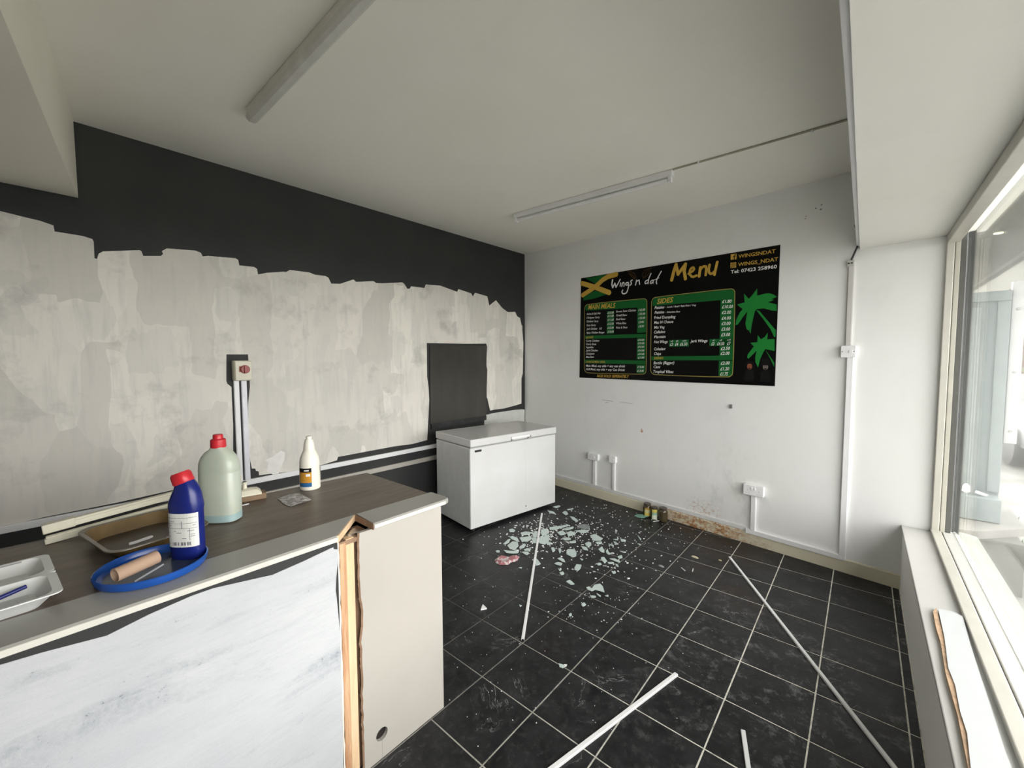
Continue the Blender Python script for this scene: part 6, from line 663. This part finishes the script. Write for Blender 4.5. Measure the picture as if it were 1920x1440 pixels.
MB().lathe([(.026, .296), (.027, .300), (.026, .327), (.022, .330), (.0175, .331), (.017, .345), (.015, .348)], 22).build('cap', rc, cb, True)
ws = empty('white_bottle', Matrix.Translation((-1.230, 1.294, ZT)) @ Matrix.Rotation(R(20), 4, 'Z'), 'white cleaner bottle with a black, orange and blue label', 'bottle')
cw_ = plain('cream_white_plastic', (.80, .77, .68), .35, .02)
MB().lathe([(.043, 0), (.047, .004), (.0475, .06), (.046, .135), (.043, .158), (.033, .182), (.027, .194), (.0255, .20), (.0265, .206), (.024, .213), (.0245, .222), (.021, .236), (.0175, .248)], 26).build('body', cw_, ws, True)
MB().lathe([(.0135, .247), (.0135, .262), (.011, .264)], 16).build('nozzle', cw_, ws, True)
def shell(r_, a0, a1, z0, z1, n=10, sy=1):
    m_ = MB(); m_.loft([[(r_*math.cos(R(a0+(a1-a0)*i/n)), sy*r_*math.sin(R(a0+(a1-a0)*i/n)), z) for i in range(n+1)] for z in (z0, z1)], cap=False, closed=False); return m_
lb = empty  # label pieces on the side that faces left
for (z0, z1, c_, nm) in ((.092, .112, (.01, .01, .01), 'label_black'), (.040, .092, (.55, .27, .04), 'label_orange'), (.020, .040, (.03, .12, .28), 'label_blue')):
    shell(.0483, 160, 236, z0, z1).build(nm, PM(nm+'_print', c_), ws, fix=False)
shell(.0486, 205, 228, .072, .084).build('label_mark', pw, ws, fix=False); shell(.0486, 195, 222, .098, .104).build('label_mark', pw, ws, fix=False)
shell(.0486, 300, 318, .05, .115).build('label_text', PM('grey_print', (.42, .41, .38)), ws, fix=False)
# blue angled-neck cleaner bottle
tb = empty('toilet_cleaner_bottle', Matrix.Translation((-1.800, .853, ZT+.004)) @ Matrix.Rotation(R(-49), 4, 'Z'), 'blue angled-neck cleaner bottle with a red cap and white label', 'bottle')
navy = plain('navy_blue_plastic', (.008, .016, .15), .28, .1)
rings = []
for z, cx, hw, d_ in ((0, .0, .043, .028), (.006, .0, .048, .031), (.04, .0, .048, .031), (.156, -.0, .0475, .031), (.169, 0, .0495, .033), (.184, 0, .047, .033), (.205, .003, .041, .031), (.224, .005, .034, .028), (.240, .003, .028, .024), (.252, -.001, .024, .021)):
    rings += [[(cx+x, y, zz__) for x, y, zz__ in sup([(hw, d_, z)], 26, 2.6)[0]]]
MB().loft(rings).build('body', navy, tb, True)
cap = MB().loft(sup([(.026, .024, -.004), (.028, .026, 0), (.027, .025, .024), (.023, .021, .032)], 22, 2.6)).build('cap', rc, tb, True); cap.matrix_local = Matrix.Translation((-.004, 0, .246)) @ Matrix.Rotation(R(-20), 4, 'Y')
def eshell(w_, d_, a0, a1, z0, z1, dz=0, n=14, e=2.6, ox_=0):
    m_ = MB(); rr = []
    for z in (z0, z1):
        rr.append([(ox_+math.copysign(abs(math.cos(R(a)))**(2/e), math.cos(R(a)))*w_, math.copysign(abs(math.sin(R(a)))**(2/e), math.sin(R(a)))*d_, z) for a in [a0+(a1-a0)*i/n for i in range(n+1)]])
    m_.loft(rr, cap=False, closed=False); return m_
lab = eshell(.0492, .0322, 182, 342, .044, .152).build('label', PM('white_label', (.70, .70, .67)), tb, fix=False)
gp = PM('label_grey_print', (.20, .20, .22))
mk = MB()
for z in (.138, .120, .104): m2 = eshell(.0496, .0326, 190, 335, z, z+.0012); mk.add(m2.v, m2.f)
for a0, z0, z1 in ((232, .104, .138), (275, .104, .128), (300, .066, .104)): m2 = eshell(.0496, .0326, a0, a0+2, z0, z1, n=1); mk.add(m2.v, m2.f)
for k in range(26):
    a0 = rnd.uniform(192, 320); z0 = rnd.choice((.132, .126, .113, .096, .090, .084, .078, .072)); m2 = eshell(.0496, .0326, a0, a0+rnd.uniform(6, 18), z0, z0+.0018, n=2); mk.add(m2.v, m2.f)
for a0 in (192, 202, 212, 222, 248, 254, 260, 266, 272, 280, 290, 298): m2 = eshell(.0496, .0326, a0, a0+rnd.choice((3, 6)), .050, .061, n=1); mk.add(m2.v, m2.f)
mk.build('label_print', gp, lab, fix=False)
# blue lid
bl = empty('bucket_lid', (-1.888, .838, ZT), 'round blue plastic lid hanging over the counter edge strip', 'lid')
bp = plain('bright_blue_plastic', (.012, .075, .34), .25, .1)
n_ = 48; rr = [[(r_*math.cos(2*math.pi*i/n_), r_*math.sin(2*math.pi*i/n_), z) for i in range(n_)] for r_, z in ((.122, .0015), (.129, .003), (.134, .016), (.1345, .024), (.131, .026), (.128, .022), (.125, .010), (.118, .006), (.112, .0055))]
MB().loft(rr, cap=False).build('rim', bp, bl, True)
MB().lathe([(.122, .001), (.118, .0052)], 48).build('base', plain('smoky_blue_plastic', (.045, .060, .10), .2, .25, 8), bl)
for y, w_ in ((.05, .02), (-.01, .03)): pass
# cardboard roll and clear stick on the lid
cr = empty('cardboard_tube', Matrix.Translation((-1.930, .800, ZT+.041)) @ Matrix.Rotation(R(22), 4, 'Z') @ Matrix.Rotation(R(-3), 4, 'Y'), 'brown cardboard tube lying on the blue lid', 'tube')
n_ = 24; card = plain('brown_cardboard', (.40, .27, .19), .8, .08)
MB().loft([[(x, r_*math.cos(2*math.pi*i/n_), r_*math.sin(2*math.pi*i/n_)) for i in range(n_)] for x, r_ in ((-.052, .0175), (-.052, .0195), (.052, .0195), (.052, .0175), (-.052, .0175))], cap=False).build('wall', card, cr, True)
cs = MB().tube([(-.035, -.02, 0), (.035, .02, .01)], .0028, 8).build('clear_stick', plain('clear_plastic_stick', (.35, .38, .42), .2)); cs.location = (-1.905, .785, ZT+.010); tag(cs, 'thin clear plastic stick beside the cardboard tube on the lid', 'stick')
# roasting tin
rt_ = empty('roasting_tin', Matrix.Translation((-1.868, 1.142, ZT+.0005)) @ Matrix.Rotation(R(10), 4, 'Z'), 'dirty brown roasting tin with a wide rim', 'tin')
tin = plain('burnt_brown_tin', (.050, .033, .020), .4, .5, 9); tin2 = plain('greasy_tin_wall', (.13, .085, .035), .4, .45, 7)
def rr_(w_, d_, z, r_=.05): return [(x, y, z) for x, y in arc(w_-r_, d_-r_, r_, 0, 90, 5)+arc(-w_+r_, d_-r_, r_, 90, 180, 5)+arc(-w_+r_, -d_+r_, r_, 180, 270, 5)+arc(w_-r_, -d_+r_, r_, 270, 360, 5)]
MB().loft([rr_(.106, .138, .0025), rr_(.128, .163, .042)], cap=False).build('wall', tin2, rt_, True)
MB().loft([rr_(.105, .137, 0), rr_(.107, .139, .003)]).build('base', tin, rt_)
MB().loft([rr_(.128, .163, .042), rr_(.140, .175, .044), rr_(.141, .176, .041), rr_(.130, .165, .038)], cap=False).build('rim', plain('grey_brown_rim', (.14, .12, .09), .35, .2, 8), rt_, True)
sp = MB().loft([[(x, y, z) for x, y in [(-.034, -.003), (-.02, -.008), (.0, -.006), (.02, -.007), (.036, -.002), (.034, .006), (.012, .006), (-.008, .004), (-.03, .006)]] for z in (0, .006)]).build('white_scrap', M['plastic_white']); sp.location = (-1.884, 1.125, ZT+.0035); sp.rotation_euler.z = R(18); tag(sp, 'small white plastic scrap lying in the roasting tin', 'scrap')
s2 = MB().tube([(-.03, 0, 0), (.03, .006, 0)], .003, 6).build('white_scrap', M['plastic_white']); s2.location = (-1.79, 1.085, ZT+.007); tag(s2, 'thin white sliver in the tin behind the blue bottle', 'scrap')
# styrofoam takeaway box
fb = empty('takeaway_box', Matrix.Translation((-2.235, .945, ZT)) @ Matrix.Rotation(R(4), 4, 'Z'), 'open white foam takeaway box at the left end of the counter', 'box')
fo = plain('white_foam', (.70, .71, .70), .7, .03)
def foamhalf(name, y0, y1):
    cy = (y0+y1)/2; hy = (y1-y0)/2; m_ = MB()
    def rg_(w_, d_, z, r_): return [(x, y+cy, z) for x, y in arc(w_-r_, d_-r_, r_, 0, 90, 3)+arc(-w_+r_, d_-r_, r_, 90, 180, 3)+arc(-w_+r_, -d_+r_, r_, 180, 270, 3)+arc(w_-r_, -d_+r_, r_, 270, 360, 3)]
    m_.loft([rg_(.110, hy-.03, 0, .02), rg_(.135, hy-.004, .032, .025), rg_(.150, hy, .034, .02), rg_(.150, hy, .037, .02), rg_(.132, hy-.008, .037, .025), rg_(.107, hy-.033, .004, .02)])
    return m_.build(name, fo, fb, True)
foamhalf('box_lid', .003, .175); foamhalf('box_base', -.175, -.003)
MB().box(-.15, .15, -.004, .004, .034, .037).build('hinge', fo, fb)
MB().box(.055, .095, .150, .154, .0365, .0385).build('slot', M['gasket'], fb)
pen = MB().tube([(-.12, -.055, 0), (.075, .055, .012)], .0055, 10).build('blue_pen', plain('dark_blue_pen', (.008, .014, .16), .3)); pen.location = (-2.215, .855, ZT+.017); tag(pen, 'dark blue pen lying in the foam takeaway box', 'pen')
fs_ = MB().loft([[(x, y, z) for x, y in [(-.04, -.004), (-.01, .0), (.0, .012), (.012, .004), (.035, .004), (.036, -.004), (0, -.008)]] for z in (0, .005)]).build('brown_scrap', plain('dark_brown_scrap', (.03, .015, .015), .6)); fs_.location = (-2.135, .990, ZT+.008); fs_.rotation_euler.z = R(12); tag(fs_, 'dark brown scrap in the lid of the foam box', 'scrap')
# lengths of old trunking and the plate pile at the back of the worktop
def strip(name, a, b, w_, h_, label):
    a = Vector(a); b = Vector(b); d = b-a; e = empty(name, Matrix.Translation(a) @ d.to_track_quat('X', 'Z').to_matrix().to_4x4(), label, 'trunking'); Ln = d.length
    MB().rbox(0, Ln, -w_/2, w_/2, 0, h_*.7, .003, 2, 0).build('base', M['plastic_cream'], e); MB().rbox(.004, Ln-.004, -w_/2+.003, w_/2-.003, h_*.66, h_, .003, 2, 0).build('lid', M['plastic_cream'], e); return e
strip('trunking_offcut', (-2.105, 1.355, ZT+.001), (-1.50, 1.372, ZT+.046), .026, .026, 'long cream trunking offcut resting on the worktop behind the roasting tin')
s_ = strip('trunking_offcut', (-2.107, 1.388, ZT+.032), (-1.497, 1.405, ZT+.083), .030, .028, 'upper cream trunking offcut lying across the first one')
MB().rbox(-.002, .078, -.018, .018, -.002, .031, .004, 2, 0).build('end_coupler', M['plastic_cream'], s_)
cdb = empty('cardboard_wedge', Matrix.Translation((-1.475, 1.335, ZT)) @ Matrix.Rotation(R(-12), 4, 'Z'), 'brown cardboard block under the cream plate at the worktop back edge', 'block')
MB().rbox(-.06, .055, -.03, .03, 0, .028, .004, 2).build('block', plain('dull_brown_card', (.20, .13, .075), .7, .2), cdb)
cpl = empty('cream_plate', Matrix.Translation((-1.490, 1.335, ZT+.028)) @ Matrix.Rotation(R(-12), 4, 'Z'), 'cream plastic cover plate with a post on the cardboard block', 'plate')
MB().loft([[(x*k_, y*k_, z) for x, y in ((-.05, -.04), (.05, -.04), (.05, .03), (-.05, .03))] for k_, z in ((1, 0), (1, .008), (.7, .022), (.3, .028))]).build('plate', M['plastic_cream'], cpl)
MB().lathe([(.010, .02), (.008, .05), (.011, .052), (.011, .058)], 12, cx=-.012).build('post', M['plastic_cream'], cpl, True); MB().lathe([(.007, .058), (.006, .062)], 10, cx=-.012).build('screw', M['black'], cpl)
c2 = [(x+1.35, y-1.18) for x, y in CRUMPLE]
t_ = NT('crumpled_clear_film', .2, .6); v_ = t_.noise(t_.coord(), 45, 4, .7); t_.col(t_.mix(t_.ramp(v_, .45, .6), (.20, .185, .18), (.52, .50, .49))); t_.bump(v_, .6, .01)
fm = MB(); cxx = sum(p[0] for p in c2)/len(c2); cyy = sum(p[1] for p in c2)/len(c2)
ring0 = [(p[0], p[1], .001+.002*(i % 2)) for i, p in enumerate(c2)]; ring1 = [(cxx+(p[0]-cxx)*.6, cyy+(p[1]-cyy)*.6, .006+.004*math.sin(i*2.3)) for i, p in enumerate(c2)]
fm.loft([ring0, ring1], cap=False); fm.add(ring1+[(cxx, cyy, .004)], [(i, (i+1) % 8, 8) for i in range(8)])
fm = fm.build('crumpled_wrapper', t_.m); fm.location = (-1.35, 1.18, ZT); tag(fm, 'crumpled clear wrapper on the worktop by the white bottle', 'wrapper')
st_ = MB().rbox(-.022, .022, -.003, .003, 0, .003, .001, 1).build('white_sliver', M['plastic_white']); st_.location = (-1.528, 1.272, ZT); tag(st_, 'white plastic sliver on the worktop right of the clear bottle', 'scrap')

# ------------------------------------------------------------------ strips, glass and litter on the floor
def fstrip(a, b, w_, label):
    a = Vector((*a, 0)); b = Vector((*b, 0)); d = b-a; e = empty('floor_strip', Matrix.Translation(a) @ Matrix.Rotation(math.atan2(d.y, d.x), 4, 'Z'), label, 'strip'); Ln = d.length
    MB().prism([(-w_/2, .0005), (-w_/2, .010), (-w_/2+.002, .012), (w_/2-.002, .012), (w_/2, .010), (w_/2, .0005), (w_/2-.002, .0005), (w_/2-.002, .009), (-w_/2+.002, .009), (-w_/2+.002, .0005)], 0, Ln, 'yz').build('channel', M['plastic_white'], e); return e
fstrip((1.341, 1.765), (-.314, .673), .018, 'long white plastic strip lying through the broken glass')
fstrip((1.57, .003), (.02, -.965), .018, 'long thin white strip running diagonally towards the window wall')
fstrip((.002, -.101), (-1.15, .186), .020, 'white plastic strip in the foreground pointing at the counter')
fstrip((-.139, -.437), (-.45, -.534), .018, 'short white strip end at the bottom of the view, nearest the camera')
# individual shards
pileC = (.62, 1.33)
for n_i, poly in enumerate(SHARDS):
    cx = sum(p[0] for p in poly)/len(poly); cy = sum(p[1] for p in poly)/len(poly)
    if len(poly) < 5:   # give small pieces more corners
        q = []
        for i, p in enumerate(poly): r_ = poly[(i+1) % len(poly)]; q += [p, ((p[0]+r_[0])/2+(p[0]-cx)*.12, (p[1]+r_[1])/2+(p[1]-cy)*.12)]
        poly = q
    A_ = abs(sum(poly[k][0]*poly[(k+1) % len(poly)][1]-poly[(k+1) % len(poly)][0]*poly[k][1] for k in range(len(poly))))/2
    h_ = .004; tl_ = rnd.uniform(-.05, .05) if A_ > .0008 else 0
    ps = [(p[0]-cx, p[1]-cy) for p in poly]
    o = MB().prism(ps, 0, h_, 'xy').build('glass_shard', M['shard_grey'] if n_i == 18 else M['shard'])
    o.location = (cx, cy, .0012+abs(tl_)*.06); o.rotation_euler = (tl_, tl_*.5, 0)
    size = 'large' if A_ > .0045 else ('medium' if A_ > .0016 else 'small')
    if n_i == 59: lab_, gp_ = 'large hooked pale green glass shard nearest the camera', None
    elif n_i == 18: lab_, gp_ = 'dark grey tinted glass shard at the right of the main pile', None
    elif n_i == 25: lab_, gp_ = 'squarish pale green glass shard alone below the main pile', None
    elif n_i == 43: lab_, gp_ = 'broad pale green glass shard at the right edge of the main pile', None
    else:
        sd = 'left of strip' if cy > .66*cx+.885 else 'right of strip'
        zone = 'at the freezer front, '+sd if cy > 1.45 else 'in mid pile, '+sd if cy > 1.12 else 'below the pile, '+sd if cy > .80 else 'towards the menu wall' if cx > .95 else 'at the near edge of the spill'
        ext = sorted((max(p[0] for p in poly)-min(p[0] for p in poly), max(p[1] for p in poly)-min(p[1] for p in poly)))
        shp = 'sliver' if ext[1] > 2.2*ext[0] else 'wedge' if len(SHARDS[n_i]) <= 4 else 'chunk'
        gp_ = '%s glass %ss %s' % (size, shp, zone); lab_ = '%s pale green glass %s %s' % (size, shp, zone)
    tag(o, lab_, 'glass shard', gp_)
cr_ = MB()
for x, y, s_ in CRUMBS:
    if x > 1.955+.1333*y: continue
    n_ = rnd.choice((3, 4, 4, 5)); a0 = rnd.uniform(0, 6.28); pts = []; el = rnd.uniform(.35, 1); th = rnd.uniform(0, 3.14)
    for k in range(n_):
        r_ = s_*rnd.uniform(.6, 1.15)/1.5; p_ = (r_*math.cos(a0+k*6.283/n_), r_*el*math.sin(a0+k*6.283/n_))
        pts.append((x+p_[0]*math.cos(th)-p_[1]*math.sin(th), y+p_[0]*math.sin(th)+p_[1]*math.cos(th)))
    h_ = min(.0045, s_*.45); cr_.loft([[(p[0], p[1], .0008) for p in pts], [(p[0]*.8+x*.2, p[1]*.8+y*.2, h_) for p in pts]])
cr_ = cr_.build('glass_crumbs', M['crumb'], fix=False); tag(cr_, 'hundreds of small glass crumbs strewn over the black tiles', 'glass crumbs', kind='stuff')
# crumpled pink and white packet
cx = sum(p[0] for p in PINK)/len(PINK); cy = sum(p[1] for p in PINK)/len(PINK)
t_ = NT('pink_printed_packet', .5, .4); v_ = t_.noise(t_.coord(), 30, 3); t_.col(t_.mix(t_.ramp(v_, .48, .54), (.62, .55, .54), (.42, .16, .18)))
pk = MB(); r0 = [(p[0]-cx, p[1]-cy, .002) for p in PINK]; r1 = [(x*.75, y*.75, .018+.006*math.sin(i*2)) for i, (x, y, z) in enumerate(r0)]; pk.loft([r0, r1], cap=False); pk.add(r1+[(0, 0, .012)], [(i, (i+1) % 10, 10) for i in range(10)])
pk = pk.build('torn_packet', t_.m); pk.location = (cx, cy, 0); tag(pk, 'torn pink and white packet beside the glass pile', 'packet')
wt = MB().prism([(-.018, -.012), (.022, -.010), (.004, .038)], 0, .010, 'xy').build('plaster_chip', M['plastic_white']); wt.location = (-.249, 1.063, .001); wt.rotation_euler.z = R(-35); tag(wt, 'white triangular chip alone on the tiles by the counter', 'chip')
for (x, y, s_, lab_, c_) in ((1.394, .224, .034, 'cream oval plaster flake on the tiles near the menu wall', (.55, .50, .34)), (1.469, .051, .016, 'tiny cream flake beside the diagonal strip end', (.48, .42, .25)), (1.066, .380, .026, 'grey glass lump on the tiles right of the glass pile', (.30, .31, .30))):
    P_ = [(s_*rnd.uniform(.75, 1.05)*math.cos(k*.785), s_*.6*rnd.uniform(.75, 1.05)*math.sin(k*.785)) for k in range(8)]
    o = MB().loft([[(p[0], p[1], 0) for p in P_], [(p[0]*.8, p[1]*.8, .005) for p in P_]]).build('plaster_flake', plain('flake_%d' % int(s_*1000), c_, .7)); o.location = (x, y, .001); o.rotation_euler.z = rnd.uniform(0, 3); tag(o, lab_, 'flake')
for (x, y, a_, lab_) in ((1.127, .231, .9, 'thin clear splinter in the middle of the floor'), (1.162, .17, .2, 'short pale splinter right of the thin clear one')):
    o = MB().rbox(-.026, .026, -.003, .003, 0, .004, .001, 1).build('splinter', M['crumb']); o.location = (x, y, .0012); o.rotation_euler.z = a_; tag(o, lab_, 'splinter')
pc = MB().loft([[(x, y, z) for x, y in [(-.03, -.008), (-.008, -.014), (.02, -.01), (.03, .004), (.012, .008), (-.004, .0), (-.024, .006)]] for z in (0, .004)]).build('white_paper_scrap', M['plastic_white']); pc.location = (-.327, .381, .001); pc.scale = (.75, .75, 1); pc.rotation_euler.z = R(-40); tag(pc, 'small white paper scrap on the tiles beyond the foreground strip', 'scrap')
# jars by the wall
def jar(x, y, h_, r_, label, glassc, labc, sy=1):
    e = empty('glass_jar', (x, y, .0), label, 'jar')
    MB().lathe([(r_*.85, .001), (r_, .006), (r_, h_*.72), (r_*.9, h_*.80), (r_*.78, h_*.85)], 22).build('body', glassc, e, True)
    MB().lathe([(r_*.84, h_*.85), (r_*.86, h_*.87), (r_*.86, h_*.98), (r_*.80, h_)], 22).build('lid', plain('dark_jar_lid', (.07, .055, .045), .4), e, True)
    if labc:
        for (z0, z1, c_, nm) in labc: m_ = shell(r_*1.012, 165, 255, h_*z0, h_*z1).build(nm, PM(nm+'_jar', c_), e, fix=False)
    return e
bg_ = NT('brown_glass', .15, .6); bg_.col((.06, .045, .02)); gg_ = NT('olive_glass', .15, .6); gg_.col((.05, .06, .015))
jar(2.005, .885, .142, .042, 'left brown jar with a yellow label against the skirting', bg_.m, ((.12, .35, (.66, .52, .12), 'label_yellow'), (.35, .58, (.60, .58, .30), 'label_pale'), (.58, .72, (.42, .27, .07), 'label_orange')))
jar(1.985, .802, .128, .037, 'middle jar with a yellow and white label', gg_.m, ((.05, .4, (.62, .68, .55), 'label_white'), (.4, .6, (.30, .45, .35), 'label_green'), (.6, .85, (.55, .48, .12), 'label_yellow')))
jar(1.990, .712, .140, .044, 'right dark brown jar without a clear label', bg_.m, None)
gp2 = MB().loft([[(x, y, z) for x, y in [(-.075, .02), (-.03, .045), (.05, .02), (.075, -.025), (.02, -.04), (-.04, -.02)]] for z in (0, .006)]).build('green_shard', plain('green_plastic', (.16, .34, .26), .35)); gp2.location = (1.95, .93, .004); gp2.rotation_euler = (R(6), R(-12), R(-60)); tag(gp2, 'green plastic shard lying in front of the left jar', 'shard')
jc = MB().tube([(-.03, .02, .004), (.03, -.02, .004)], .003, 6).build('jar_splinter', M['crumb']); jc.location = (1.93, .76, 0); tag(jc, 'pale splinter on the floor in front of the middle jar', 'splinter')

# ------------------------------------------------------------------ broken board lying on the sill
sb = empty('broken_board', (0, -1.1, .463), 'long white broken board with a torn brown edge lying on the sill', 'board')
def lo_(P): return [(p[0], p[1]+1.1) for p in P]
P_ = [(x, max(min(y, -1.030), -1.160)) for x, y in SILLBOARD]; MB().prism(lo_(P_), .002, .017, 'xy').build('face', plain('bright_white_board', (.54, .56, .57), .4, .02), sb)
P_ = [(x, max(min(y, -1.030), -1.160)) for x, y in SILLTORN]; MB().prism(lo_(P_), .0005, .013, 'xy').build('torn_edge', plain('torn_brown_edge', (.50, .34, .22), .8, .25, 30), sb)
